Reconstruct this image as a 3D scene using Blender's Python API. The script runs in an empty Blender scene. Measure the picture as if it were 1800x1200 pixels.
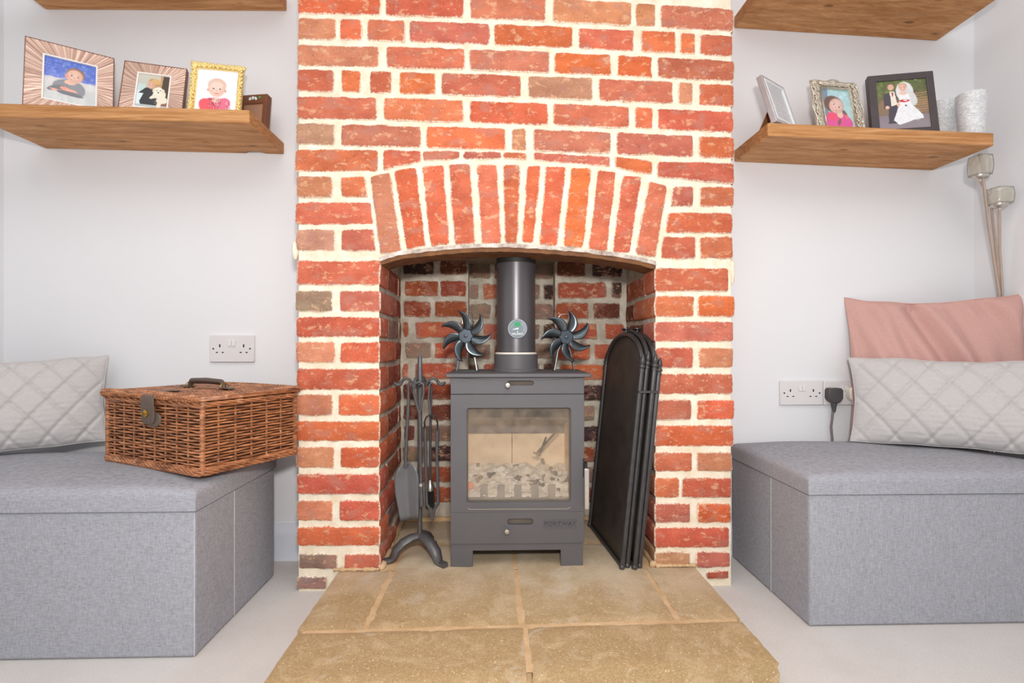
import bpy, math, random
from math import sin, cos, pi, radians, sqrt, atan2
from mathutils import Vector, Matrix, noise
import numpy as np
random.seed(7)
S = bpy.context.scene
COL = S.collection
V = Vector

# ------------------------------------------------------------------ camera, light, exposure
CAMD, CAMH, F, YAW, HOR = 1.36, 0.65, 900.0, 0.0277, 605.0
cd = bpy.data.cameras.new('camera'); cam = bpy.data.objects.new('camera', cd); COL.objects.link(cam)
cd.sensor_width = 36; cd.lens = 36 * F / 1800; cd.shift_y = (HOR - 600) / 1800; cd.clip_start = 0.02
cam.location = (0, -CAMD, CAMH); cam.rotation_euler = (pi / 2, 0, -YAW)
S.camera = cam
S.view_settings.view_transform = 'Standard'; S.view_settings.look = 'None'
S.view_settings.exposure = 0.0; S.view_settings.gamma = 1; S.view_settings.use_curve_mapping = False
w = bpy.data.worlds.new('world'); S.world = w; w.use_nodes = True
bg = w.node_tree.nodes['Background']; bg.inputs[0].default_value = (0.93, 0.96, 1, 1); bg.inputs[1].default_value = 0.74
def area(name, loc, target, sx, sy, power, color=(1, 1, 1)):
    l = bpy.data.lights.new(name, 'AREA'); l.shape = 'RECTANGLE'; l.size = sx; l.size_y = sy; l.energy = power; l.color = color
    o = bpy.data.objects.new(name, l); COL.objects.link(o); o.location = loc
    d = V(target) - V(loc); o.rotation_euler = d.to_track_quat('-Z', 'Y').to_euler(); return o
area('flash', (0.04, -1.50, 0.90), (0.02, 0.2, 0.66), 0.12, 0.09, 16.5, (1, 0.97, 0.93))
area('ceiling_fill', (0, -1.3, 2.3), (0, -0.7, 0.0), 2.2, 1.8, 26, (1, 0.985, 0.96))  # added soft overhead fill, not a fixture of the room

# ------------------------------------------------------------------ helpers
def at(px, py, Y):
    """point of the plane y=Y seen at this spot of the photograph (used to survey the room)"""
    cx = (px - 900) / F
    dx = cx * cos(YAW) + sin(YAW); dy = cos(YAW) - cx * sin(YAW); dz = -(py - HOR) / F
    t = (Y + CAMD) / dy
    return V((dx * t, Y, CAMH + dz * t))
def lin(c):
    return tuple((x / 255 / 12.92) if x <= 10.3 else ((x / 255 + 0.055) / 1.055) ** 2.4 for x in c)
def nz(p, s=1.0): return noise.noise(V(p) * s)
def lerp(a, b, t): return a + (b - a) * t

def tag(o, label=None, cat=None, group=None, kind=None):
    if label: o['label'] = label
    if cat: o['category'] = cat
    if group: o['group'] = group
    if kind: o['kind'] = kind
    return o
def thing(name, loc, label, cat, group=None):
    o = bpy.data.objects.new(name, None); COL.objects.link(o); o.location = loc; o.empty_display_size = 0.05
    return tag(o, label, cat, group)
def structure(name, loc=(0, 0, 0)):
    o = bpy.data.objects.new(name, None); COL.objects.link(o); o.location = loc; o['kind'] = 'structure'; return o
def link(name, me, mat, parent=None, loc=None, smooth=None):
    """mesh data is in world space; a parentless object gets its origin at loc"""
    o = bpy.data.objects.new(name, me); COL.objects.link(o)
    if mat and not me.materials: me.materials.append(mat)
    if parent:
        o.parent = parent
        if parent.type == 'EMPTY': o.matrix_parent_inverse = Matrix.Translation(-parent.location)
        elif parent.parent is None: o.matrix_parent_inverse = Matrix.Translation(-parent.location)
    elif loc is not None:
        me.transform(Matrix.Translation(-V(loc))); o.location = loc
    return o

class MB:
    def __init__(s): s.v = []; s.f = []
    def raw(s, vs, fs):
        b = len(s.v); s.v += [tuple(x) for x in vs]; s.f += [tuple(b + i for i in f) for f in fs]; return s
    def box(s, c, d, M=None):
        c = V(c); h = V(d) / 2; vs = []
        for z in (-1, 1):
            for x, y in ((-1, -1), (1, -1), (1, 1), (-1, 1)):
                p = V((x * h.x, y * h.y, z * h.z)); p = (M @ p if M else p) + c; vs.append(p)
        return s.raw(vs, [(3, 2, 1, 0), (4, 5, 6, 7), (0, 1, 5, 4), (1, 2, 6, 5), (2, 3, 7, 6), (3, 0, 4, 7)])
    def bb(s, x0, x1, y0, y1, z0, z1): return s.box(((x0 + x1) / 2, (y0 + y1) / 2, (z0 + z1) / 2), (abs(x1 - x0), abs(y1 - y0), abs(z1 - z0)))
    def tube(s, pts, r, n=8, closed=False, caps=True, flat=1.0, fdir=None):
        pts = [V(p) for p in pts]; N = len(pts); R = r if hasattr(r, '__len__') else [r] * N
        vs = []; prev = None
        for i, p in enumerate(pts):
            a = pts[(i - 1) % N] if (closed or i > 0) else p; b = pts[(i + 1) % N] if (closed or i < N - 1) else p
            t = (b - a).normalized() if (b - a).length > 1e-9 else V((0, 0, 1))
            if prev is None:
                q = V(fdir) if fdir else (V((0, 0, 1)) if abs(t.z) < .9 else V((1, 0, 0)))
            else: q = prev
            q = (q - t * q.dot(t));
            q = q.normalized() if q.length > 1e-6 else t.orthogonal().normalized()
            prev = q; u = t.cross(q)
            for k in range(n):
                an = 2 * pi * k / n; vs.append(p + q * (cos(an) * R[i]) + u * (sin(an) * R[i] * flat))
        fs = []
        for i in range(N if closed else N - 1):
            j = (i + 1) % N
            for k in range(n): fs.append((i * n + k, i * n + (k + 1) % n, j * n + (k + 1) % n, j * n + k))
        if caps and not closed: fs += [tuple(range(n))[::-1], tuple((N - 1) * n + k for k in range(n))]
        return s.raw(vs, fs)
    def lathe(s, prof, c, axis=(0, 0, 1), n=24, caps=True):
        c = V(c); M = V((0, 0, 1)).rotation_difference(V(axis)).to_matrix(); vs = []
        for r, z in prof:
            for k in range(n):
                a = 2 * pi * k / n; vs.append(c + M @ V((r * cos(a), r * sin(a), z)))
        fs = []
        for i in range(len(prof) - 1):
            for k in range(n): fs.append((i * n + k, i * n + (k + 1) % n, (i + 1) * n + (k + 1) % n, (i + 1) * n + k))
        if caps: fs += [tuple(range(n))[::-1], tuple((len(prof) - 1) * n + k for k in range(n))]
        return s.raw(vs, fs)
    def ball(s, c, r, n=10, m=6, sc=(1, 1, 1)):
        vs = []; c = V(c)
        for i in range(m + 1):
            th = pi * i / m
            for k in range(n): vs.append(c + V((r * sc[0] * sin(th) * cos(2 * pi * k / n), r * sc[1] * sin(th) * sin(2 * pi * k / n), r * sc[2] * cos(th))))
        return s.raw(vs, [(i * n + k, (i + 1) * n + k, (i + 1) * n + (k + 1) % n, i * n + (k + 1) % n) for i in range(m) for k in range(n)])
    def grid(s, fn, nu, nv, flip=False):
        vs = [fn(i / nu, j / nv) for j in range(nv + 1) for i in range(nu + 1)]
        fs = []
        for j in range(nv):
            for i in range(nu):
                a = j * (nu + 1) + i; q = (a, a + 1, a + nu + 2, a + nu + 1); fs.append(q[::-1] if flip else q)
        return s.raw(vs, fs)
    def prism(s, poly, fn, d0, d1):
        """poly 2-D outline, fn(u,v,d)->3-D"""
        n = len(poly); vs = [fn(u, v, d0) for u, v in poly] + [fn(u, v, d1) for u, v in poly]
        return s.raw(vs, [tuple(range(n)), tuple(range(2 * n - 1, n - 1, -1))] + [(i, n + i, n + (i + 1) % n, (i + 1) % n) for i in range(n)])
    def build(s, name, mat, parent=None, loc=None, smooth=40, bevel=0, seg=2, sub=0, solid=0):
        me = bpy.data.meshes.new(name); me.from_pydata(s.v, [], s.f); me.validate(); me.update()
        if smooth:
            me.shade_smooth()
            if smooth < 180: me.set_sharp_from_angle(angle=radians(smooth))
        o = link(name, me, mat, parent, loc)
        if solid:
            m = o.modifiers.new('solid', 'SOLIDIFY'); m.thickness = solid; m.offset = 0
        if bevel:
            m = o.modifiers.new('bevel', 'BEVEL'); m.width = bevel; m.segments = seg; m.limit_method = 'ANGLE'; m.angle_limit = radians(40)
        if sub:
            m = o.modifiers.new('sub', 'SUBSURF'); m.levels = sub; m.render_levels = sub
        return o

# ------------------------------------------------------------------ materials
class NT:
    def __init__(s, name):
        s.m = bpy.data.materials.new(name); s.m.use_nodes = True; s.t = s.m.node_tree; s.b = s.t.nodes['Principled BSDF']
    def n(s, typ, **kw):
        x = s.t.nodes.new('ShaderNode' + typ)
        for k, v in kw.items(): setattr(x, k, v)
        return x
    def l(s, a, b): s.t.links.new(a, b)
    def pos(s, sc=(1, 1, 1)):
        g = s.n('NewGeometry'); m = s.n('Mapping'); m.inputs['Scale'].default_value = sc; s.l(g.outputs['Position'], m.inputs['Vector']); return m.outputs[0]
    def noise(s, sc, det=3, rough=.55, vec=None, dist=0):
        x = s.n('TexNoise'); x.inputs['Scale'].default_value = sc; x.inputs['Detail'].default_value = det; x.inputs['Roughness'].default_value = rough
        x.inputs['Distortion'].default_value = dist
        s.l(vec if vec is not None else s.pos(), x.inputs['Vector']); return x.outputs['Fac']
    def ramp(s, fac, a, b, ca=(0, 0, 0, 1), cb=(1, 1, 1, 1)):
        r = s.n('ValToRGB'); e = r.color_ramp.elements; e[0].position = a; e[1].position = b; e[0].color = ca; e[1].color = cb
        s.l(fac, r.inputs[0]); return r.outputs[0]
    def mix(s, fac, a, b, mode='MIX'):
        x = s.n('Mix', data_type='RGBA', blend_type=mode)
        for v, i in ((fac, 0), (a, 6), (b, 7)):
            if isinstance(v, (int, float)): x.inputs[i].default_value = v
            elif isinstance(v, tuple): x.inputs[i].default_value = v if len(v) == 4 else (*v, 1)
            else: s.l(v, x.inputs[i])
        return x.outputs[2]
    def math(s, op, a, b=0, clamp=False):
        x = s.n('Math', operation=op, use_clamp=clamp)
        for v, i in ((a, 0), (b, 1)):
            if isinstance(v, (int, float)): x.inputs[i].default_value = v
            else: s.l(v, x.inputs[i])
        return x.outputs[0]
    def bump(s, h, strength=.3, dist=.002):
        x = s.n('Bump'); x.inputs['Strength'].default_value = strength; x.inputs['Distance'].default_value = dist
        s.l(h, x.inputs['Height']); s.l(x.outputs[0], s.b.inputs['Normal'])
    def col(s, c): s.l(c, s.b.inputs['Base Color'])
    def set(s, rough=.5, metal=0, spec=None, color=None, **kw):
        s.b.inputs['Roughness'].default_value = rough; s.b.inputs['Metallic'].default_value = metal
        if spec is not None: s.b.inputs['Specular IOR Level'].default_value = spec
        if color: s.b.inputs['Base Color'].default_value = (*color, 1)
        for k, v in kw.items(): s.b.inputs[k].default_value = v
        return s

def simple(name, rgb, rough=.5, metal=0, var=.12, nscale=40, bump=0, bscale=300, spec=None):
    t = NT(name).set(rough, metal, spec); c = lin(rgb)
    f = t.ramp(t.noise(nscale), .3, .7)
    t.col(t.mix(f, tuple(x * (1 - var) for x in c), tuple(min(1, x * (1 + var)) for x in c)))
    if bump: t.bump(t.noise(bscale), bump, .001)
    return t.m

def mat_brick():
    t = NT('brick_clay').set(.88, spec=.25)
    a = t.n('Attribute', attribute_name='bc'); base = a.outputs['Color']
    e = t.n('Attribute', attribute_name='ed').outputs['Fac']
    st = t.pos((1, 1, 1.7))
    big = t.ramp(t.noise(14, 4, .6, st), .35, .65)
    c = t.mix(big, t.mix(1.0, base, (.84, .76, .74), 'MULTIPLY'), t.mix(1.0, base, (1.12, 1.12, 1.1), 'MULTIPLY'))
    purple = t.ramp(t.noise(15, 3, .5, t.pos((1.3, 1.3, 2))), .55, .62)
    c = t.mix(t.math('MULTIPLY', purple, .45), c, lin((180, 128, 114)))
    tan = t.ramp(t.noise(30, 5, .7, st, .15), .56, .62)
    c = t.mix(t.math('MULTIPLY', tan, .62), c, lin((222, 176, 140)))
    pale = t.ramp(t.noise(120, 4, .7, t.pos((1, 1, 1.6))), .62, .68)
    c = t.mix(t.math('MULTIPLY', pale, .55), c, lin((240, 205, 178)))
    pit = t.ramp(t.noise(170, 2, .5), .28, .34, (1, 1, 1, 1), (0, 0, 0, 1))
    c = t.mix(t.math('MULTIPLY', pit, .5), c, lin((110, 48, 34)))
    # mortar smeared over the arrises
    edge = t.math('ADD', e, t.math('MULTIPLY', t.math('SUBTRACT', t.noise(190, 4, .7), .5), .014))
    sm = t.ramp(edge, 0, .0012, (1, 1, 1, 1), (0, 0, 0, 1))
    k = t.n('Attribute', attribute_name='mc').outputs['Color']
    c = t.mix(sm, c, k)
    t.col(c)
    h = t.math('ADD', t.noise(60, 6, .7, st), t.math('MULTIPLY', t.noise(260, 3, .7), .4))
    t.bump(h, .75, .004); return t.m
def mat_mortar(name, c0, c1):
    t = NT(name).set(.95, spec=.1)
    t.col(t.mix(t.ramp(t.noise(24, 5, .7), .35, .7), lin(c0), lin(c1)))
    t.bump(t.noise(180, 5, .7), .5, .003); return t.m
def mat_wood():
    t = NT('board_wood').set(.6, spec=.3)
    g = t.noise(6, 5, .62, t.pos((1.0, 9, 22)), .7)
    c = t.mix(t.ramp(g, .36, .66), lin((172, 118, 68)), lin((208, 156, 106)))
    bl = t.ramp(t.noise(3.3, 3, .5, t.pos((1.6, 5, 6))), .58, .72)
    c = t.mix(t.math('MULTIPLY', bl, .34), c, lin((140, 104, 66)))
    vo = t.n('TexVoronoi'); vo.inputs['Scale'].default_value = 1; t.l(t.pos((7, 17, 19)), vo.inputs['Vector'])
    kn = t.ramp(vo.outputs['Distance'], .07, .14, (1, 1, 1, 1), (0, 0, 0, 1))
    c = t.mix(t.math('MULTIPLY', kn, .7), c, lin((84, 52, 28)))
    fine = t.ramp(t.noise(14, 4, .7, t.pos((1.4, 30, 60))), .3, .7)
    c = t.mix(.22, c, fine, 'OVERLAY')
    t.col(c); t.bump(g, .25, .002); return t.m
def mat_linen(name, c0, c1):
    t = NT(name).set(.92, spec=.15)
    a = t.noise(1, 4, .7, t.pos((90, 90, 760))); b = t.noise(1, 4, .7, t.pos((800, 800, 70)))
    f = t.math('ADD', t.math('MULTIPLY', a, .5), t.math('MULTIPLY', b, .5))
    t.col(t.mix(t.ramp(f, .36, .64), lin(c0), lin(c1))); t.bump(f, .35, .0015); return t.m
def mat_carpet():
    t = NT('carpet_pile').set(1, spec=.05)
    f = t.noise(420, 3, .8); g = t.noise(7, 4, .6)
    c = t.mix(t.ramp(f, .3, .7), lin((212, 208, 205)), lin((236, 232, 229)))
    t.col(t.mix(t.math('MULTIPLY', t.ramp(g, .45, .75), .25), c, lin((196, 190, 184)))); t.bump(f, .6, .004); return t.m
def mat_stone():
    t = NT('hearth_sandstone').set(.8, spec=.25)
    f = t.noise(240, 6, .8); g = t.noise(5, 5, .6, dist=.8)
    c = t.mix(t.ramp(f, .32, .68), lin((150, 124, 88)), lin((194, 166, 124)))
    # pale, ashy wear towards the fire
    p = t.n('NewGeometry'); sx = t.n('SeparateXYZ'); t.l(p.outputs[0], sx.inputs[0])
    ash = t.math('MULTIPLY', t.ramp(t.math('ADD', sx.outputs[1], t.math('MULTIPLY', g, .5)), .0, .3), .72)
    mott = t.ramp(t.noise(16, 5, .65, dist=1.2), .5, .62); c = t.mix(t.math('MULTIPLY', mott, .4), c, lin((206, 182, 148)))
    c = t.mix(ash, c, t.mix(t.ramp(g, .4, .6), lin((192, 174, 150)), lin((214, 198, 174))))
    c = t.mix(t.math('MULTIPLY', t.ramp(t.noise(9, 5, .6, dist=1), .6, .7), .35), c, lin((206, 200, 190)))
    sp = t.ramp(t.noise(260, 2, .5), .68, .71); c = t.mix(sp, c, lin((240, 220, 180)))
    dk = t.ramp(t.noise(230, 2, .5), .27, .30, (1, 1, 1, 1), (0, 0, 0, 1)); c = t.mix(t.math('MULTIPLY', dk, .5), c, lin((84, 66, 46)))
    t.col(c); t.bump(t.math('ADD', f, g), .18, .003); return t.m
def mat_wicker():
    t = NT('willow').set(.38, spec=.5)
    f = t.noise(28, 4, .6, t.pos((1, 1, 9)))
    c = t.mix(t.ramp(f, .35, .68), lin((106, 62, 38)), lin((200, 134, 90)))
    t.col(t.mix(t.math('MULTIPLY', t.ramp(t.noise(60, 2), .6, .7), .5), c, lin((220, 166, 126)))); t.bump(t.noise(200), .2, .001); return t.m
def mat_vc(name, rough=.35, spec=.4):
    t = NT(name).set(rough, spec=spec); t.col(t.n('Attribute', attribute_name='pc').outputs['Color']); return t.m
def mat_glass(name, film, filmcol, rough=.02):
    t = NT(name); nt = t.t; nt.nodes.remove(t.b)
    out = [n for n in nt.nodes if n.type == 'OUTPUT_MATERIAL'][0]
    tr = t.n('BsdfTransparent'); gl = t.n('BsdfGlossy'); gl.inputs['Roughness'].default_value = rough; gl.inputs[0].default_value = (.9, .9, .9, 1)
    df = t.n('BsdfDiffuse'); df.inputs[0].default_value = (*lin(filmcol), 1)
    m1 = t.n('MixShader'); m2 = t.n('MixShader'); fr = t.n('Fresnel'); fr.inputs[0].default_value = 1.45
    f = t.math('MULTIPLY', t.ramp(t.noise(16, 5, .6), .25, .8), film * 2)
    t.l(f, m1.inputs[0]); t.l(tr.outputs[0], m1.inputs[1]); t.l(df.outputs[0], m1.inputs[2])
    t.l(fr.outputs[0], m2.inputs[0]); t.l(m1.outputs[0], m2.inputs[1]); t.l(gl.outputs[0], m2.inputs[2]); t.l(m2.outputs[0], out.inputs[0])
    return t.m
def mat_sun(name, c0, c1, centre_u):      # pleated sunburst foil: uses the 'su' attribute
    t = NT(name).set(.32, .35, .5)
    a = t.n('Attribute', attribute_name='su').outputs['Fac']
    n = t.n('TexNoise'); n.noise_dimensions = '1D'; n.inputs['Scale'].default_value = 1; n.inputs['Detail'].default_value = 3; t.l(a, n.inputs['W'])
    c = t.mix(t.ramp(n.outputs['Fac'], .38, .6), lin(c0), lin(c1))
    gl = t.ramp(t.noise(700, 1), .74, .77); t.col(t.mix(gl, c, (1, 1, 1))); t.bump(n.outputs['Fac'], .5, .003); return t.m

M = {}
M['wall'] = simple('wall_paint', (230, 231, 234), .75, var=.012, nscale=3, bump=.05, bscale=200)
M['ceil'] = simple('ceiling_paint', (240, 240, 240), .9, var=.01)
M['skirt'] = simple('skirting_gloss', (222, 226, 236), .4, var=.01)
M['brick'] = mat_brick()
M['mortar'] = mat_mortar('lime_mortar', (226, 210, 184), (246, 238, 222))
M['mortar_in'] = mat_mortar('sooty_mortar', (182, 170, 152), (226, 218, 204))
M['joint'] = mat_mortar('hearth_joint', (200, 166, 126), (220, 190, 152))
M['carpet'] = mat_carpet(); M['stone'] = mat_stone(); M['wood'] = mat_wood()
M['linen'] = mat_linen('grey_linen', (136, 137, 143), (180, 182, 190))
M['seam'] = simple('seam_thread', (186, 188, 196), .9)
M['wicker'] = mat_wicker()
M['quilt'] = mat_linen('quilted_cotton', (188, 185, 185), (205, 202, 201))
M['pink'] = mat_linen('pink_velvet', (196, 154, 146), (208, 168, 160))
M['iron'] = simple('wrought_iron', (88, 86, 88), .42, .3, nscale=60, bump=.25, bscale=120)
M['stove'] = simple('stove_enamel', (92, 90, 93), .55, .1, var=.06, nscale=6, bump=.12, bscale=900)
M['flue'] = simple('flue_steel', (90, 87, 90), .33, .35, var=.05, nscale=5)
M['black'] = simple('matt_black', (22, 21, 21), .6)
M['screen'] = simple('screen_mesh', (74, 67, 62), .5, .25, var=.25, nscale=18, bump=.4, bscale=1400)
M['screen_frame'] = simple('screen_frame_paint', (68, 66, 67), .34, .2, var=.2, nscale=40)
M['chrome'] = simple('brushed_steel', (205, 200, 192), .3, .9, var=.05)
M['nickel'] = simple('satin_nickel', (196, 180, 168), .35, .75, var=.05)
M['silver'] = simple('silver_frame', (208, 204, 206), .35, .5, var=.05)
M['fan'] = simple('fan_anodised', (84, 92, 97), .28, .7, var=.12)
M['fanhub'] = simple('fan_hub', (70, 78, 88), .35, .5)
M['brass'] = simple('aged_brass', (186, 150, 70), .3, .9)
M['leather'] = simple('brown_leather', (92, 78, 68), .5, nscale=30, bump=.2, bscale=500)
M['lip'] = simple('rusty_bar', (112, 70, 34), .7, var=.4, nscale=30, bump=.5, bscale=160)
M['plate'] = simple('register_plate', (150, 140, 118), .7)
M['verm'] = simple('fire_board', (236, 208, 174), .95, var=.12, nscale=12)
M['ash'] = simple('wood_ash', (226, 214, 196), 1, var=.28, nscale=60, bump=.8, bscale=220)
M['ashpiece'] = simple('white_ash', (240, 232, 222), .95)
M['charcoal'] = simple('charcoal', (96, 88, 82), .95, var=.4)
M['terracotta'] = simple('orange_clay', (240, 120, 80), .9)
M['firegrey'] = simple('fire_fence', (132, 126, 118), .75)
M['soot'] = simple('soot_steel', (104, 94, 84), .8, var=.2, nscale=12)
M['baffle'] = simple('sooted_baffle', (84, 74, 66), .85, var=.3, nscale=14)
M['glass'] = mat_glass('stove_glass', .13, (226, 200, 170))
M['plastic'] = simple('white_plastic', (222, 219, 220), .35, var=.01)
M['plasticgrey'] = simple('switch_plastic', (226, 226, 228), .35, var=.01)
M['cream'] = simple('cream_plastic', (236, 228, 214), .4, var=.02)
M['rubber'] = simple('black_rubber', (78, 74, 76), .55)
M['dark'] = simple('slot_dark', (40, 38, 38), .8)
M['greywire'] = simple('grey_cable', (120, 110, 110), .5)
M['green'] = simple('green_tape', (70, 150, 90), .5)
M['print'] = mat_vc('photo_print'); M['dial'] = mat_vc('dial_print', .6, .1)
M['brownframe'] = simple('brown_lacquer', (120, 76, 50), .35, var=.1)
M['darkframe'] = simple('dark_lacquer', (74, 66, 68), .4, var=.08)
M['card'] = simple('brown_card', (160, 110, 66), .8)
M['gold'] = simple('gilt_roses', (244, 220, 150), .35, .45, var=.08, nscale=90)
M['ornate'] = simple('antique_silver', (214, 206, 190), .3, .7, var=.2, nscale=120)
M['sun'] = mat_sun('sunburst_foil', (190, 154, 138), (230, 200, 184), 0)
M['gapshade'] = simple('gap_shade_brown', (62, 40, 28), .9, var=.3)
M['dialcase'] = simple('dial_rim', (150, 154, 160), .5, .3)
M['white'] = simple('white_print', (245, 243, 240), .6, var=.01)
M['letter'] = simple('white_lettering', (225, 230, 232), .5, var=.01)
def mat_glitter():
    t = NT('glitter_silver').set(.42, .12, .6); f = t.noise(1, 3, .7, t.pos((110, 110, 320)), 1.5)
    t.col(t.mix(t.ramp(f, .4, .6), lin((204, 208, 213)), lin((252, 253, 255)))); t.bump(f, .7, .003); return t.m
M['glitter'] = mat_glitter()
def mat_lampglass():
    t = NT('crackle_glass').set(.18, 0, .5, lin((250, 247, 238))); t.b.inputs['Transmission Weight'].default_value = .8
    t.bump(t.noise(90, 3), .4, .004); return t.m
M['lampglass'] = mat_lampglass()

PAL = {'o': (210, 110, 76), 'r': (198, 102, 76), 'm': (202, 112, 84), 'p': (194, 114, 92), 'g': (186, 138, 114), 't': (202, 134, 102),
       'O': (218, 114, 72), 'R': (170, 88, 64), 'D': (122, 72, 58), 'K': (78, 60, 56), 'G': (152, 128, 114)}
MC_OUT = lin((244, 232, 212)); MC_IN = lin((206, 198, 184))

def brick(c, depth, code, parent, name='brick', inner=False, wob=1.0, cell=.009):
    """c = four 3-D corners bl,br,tr,tl seen from outside"""
    bl, br, tr, tl = [V(x) for x in c]
    n = ((br - bl).cross(tl - bl)).normalized(); g_ = .0017; ca, cb = (br - bl).normalized() * g_, (tl - bl).normalized() * g_
    bl, br, tr, tl = bl - ca - cb, br + ca - cb, tr + ca + cb, tl - ca + cb
    L = ((br - bl).length + (tr - tl).length) / 2; H = ((tl - bl).length + (tr - br).length) / 2
    nu = max(5, int(L / cell)); nv = max(5, int(H / cell))
    us = [0, .0018 / L] + [lerp(.007 / L, 1 - .007 / L, i / (nu - 4)) for i in range(nu - 3)] + [1 - .0018 / L, 1]
    vs_ = [0, .0018 / H] + [lerp(.007 / H, 1 - .007 / H, i / (nv - 4)) for i in range(nv - 3)] + [1 - .0018 / H, 1]
    eu = (br - bl).normalized(); ev = n.cross(eu); seed = V((random.random() * 50,) * 3)
    A = .0021 * wob; off = random.uniform(-.0012, .0016) * wob
    verts, ed = [], []
    W, Hn = len(us), len(vs_)
    for j, v in enumerate(vs_):
        for i, u in enumerate(us):
            p = bl.lerp(br, u).lerp(tl.lerp(tr, u), v)
            d = min(u * L, (1 - u) * L, v * H, (1 - v) * H)
            q = p * 38 + seed; q2 = p * 95 + seed
            fall = max(0, 1 - d / .015)
            p = p + eu * ((noise.noise(q) * 1.3 + noise.noise(q2) * .8) * A * fall) + ev * ((noise.noise(q + V((9, 9, 9))) * 1.3 + noise.noise(q2 + V((5, 5, 5))) * .9) * A * fall)
            # corner rounding
            du = min(u, 1 - u) * L; dv = min(v, 1 - v) * H
            if du < .009 and dv < .009:
                s = (1 - du / .009) * (1 - dv / .009) * .0026
                p += eu * (s if u < .5 else -s) + ev * (s if v < .5 else -s)
            relief = noise.noise(p * 30 + seed) * .0022 + noise.noise(p * 75 + seed) * .0013
            ring = -.0045 if d < 1e-6 else (-.0018 if d < .003 else 0)
            p += n * (off + relief * wob + ring)
            verts.append(p); ed.append(d)
    faces = []
    for j in range(Hn - 1):
        for i in range(W - 1):
            a = j * W + i; faces.append((a, a + 1, a + W + 1, a + W))
    per = list(range(W)) + [j * W + W - 1 for j in range(1, Hn)] + [(Hn - 1) * W + i for i in range(W - 2, -1, -1)] + [j * W for j in range(Hn - 2, 0, -1)]
    prev = per
    for k, dd in enumerate((.006, depth * .5, depth - .006, depth)):
        base = len(verts)
        for idx in per:
            p0 = verts[idx]; verts.append(p0 - n * dd + (eu * noise.noise(p0 * 40 + seed + n * dd * 40) + ev * noise.noise(p0 * 40 - seed)) * .001)
            ed.append(.012 if k < 2 else (.006 if k == 2 else 0))
        cur = list(range(base, base + len(per)))
        for q in range(len(per)):
            r = (q + 1) % len(per); faces.append((prev[q], cur[q], cur[r], prev[r]))
        prev = cur
    faces.append(tuple(prev[::-1]))
    me = bpy.data.meshes.new(name); me.from_pydata(verts, [], faces); me.shade_smooth(); me.set_sharp_from_angle(angle=radians(70))
    me.attributes.new('ed', 'FLOAT', 'POINT').data.foreach_set('value', ed)
    b = lin(PAL[code]); k = random.uniform(.88, 1.1); b = (b[0] * k, b[1] * k * random.uniform(.9, 1.12), b[2] * k * random.uniform(.88, 1.14))
    N = len(verts)
    me.attributes.new('bc', 'FLOAT_COLOR', 'POINT').data.foreach_set('color', [*b, 1] * N)
    me.attributes.new('mc', 'FLOAT_COLOR', 'POINT').data.foreach_set('color', [*(MC_IN if inner else MC_OUT), 1] * N)
    return link(name, me, M['brick'], parent)

# ------------------------------------------------------------------ the room
XL, XR, YW, ZC, YF = -1.477, 1.50, 0.213, 2.42, -3.2
def slab(name, x0, x1, y0, y1, z0, z1, mat):
    o = MB().bb(x0, x1, y0, y1, z0, z1).build(name, mat, loc=((x0 + x1) / 2, (y0 + y1) / 2, z0), smooth=0); o['kind'] = 'structure'; return o
slab('floor', XL - .1, XR + .1, YF, YW + .45, -.06, 0, M['carpet'])
slab('ceiling', XL - .1, XR + .1, YF, YW + .45, ZC, ZC + .06, M['ceil'])
slab('wall_left', XL - .1, XL, YF, YW + .1, 0, ZC, M['wall'])
slab('wall_right', XR, XR + .1, YF, YW + .1, 0, ZC, M['wall'])
BXL = at(522, 620, 0).x; BXR = at(1288, 620, 0).x
slab('wall_back', XL, BXL + .03, YW, YW + .1, 0, ZC, M['wall'])
o = slab('wall_back', BXR - .03, XR, YW, YW + .1, 0, ZC, M['wall'])
def skirting(name, x0, x1):
    prof = [(0, 0), (.018, 0), (.018, .078), (.015, .081), (.015, .084), (.012, .092), (.009, .1), (.006, .108), (0, .108)]
    m = MB(); m.prism(prof, lambda u, v, d: V((d, YW - u, v)), x0, x1)
    o = m.build(name, M['skirt'], loc=((x0 + x1) / 2, YW, 0), smooth=20); o['kind'] = 'structure'
skirting('baseboard_left', XL, BXL); skirting('baseboard_right', BXR, XR)

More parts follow.
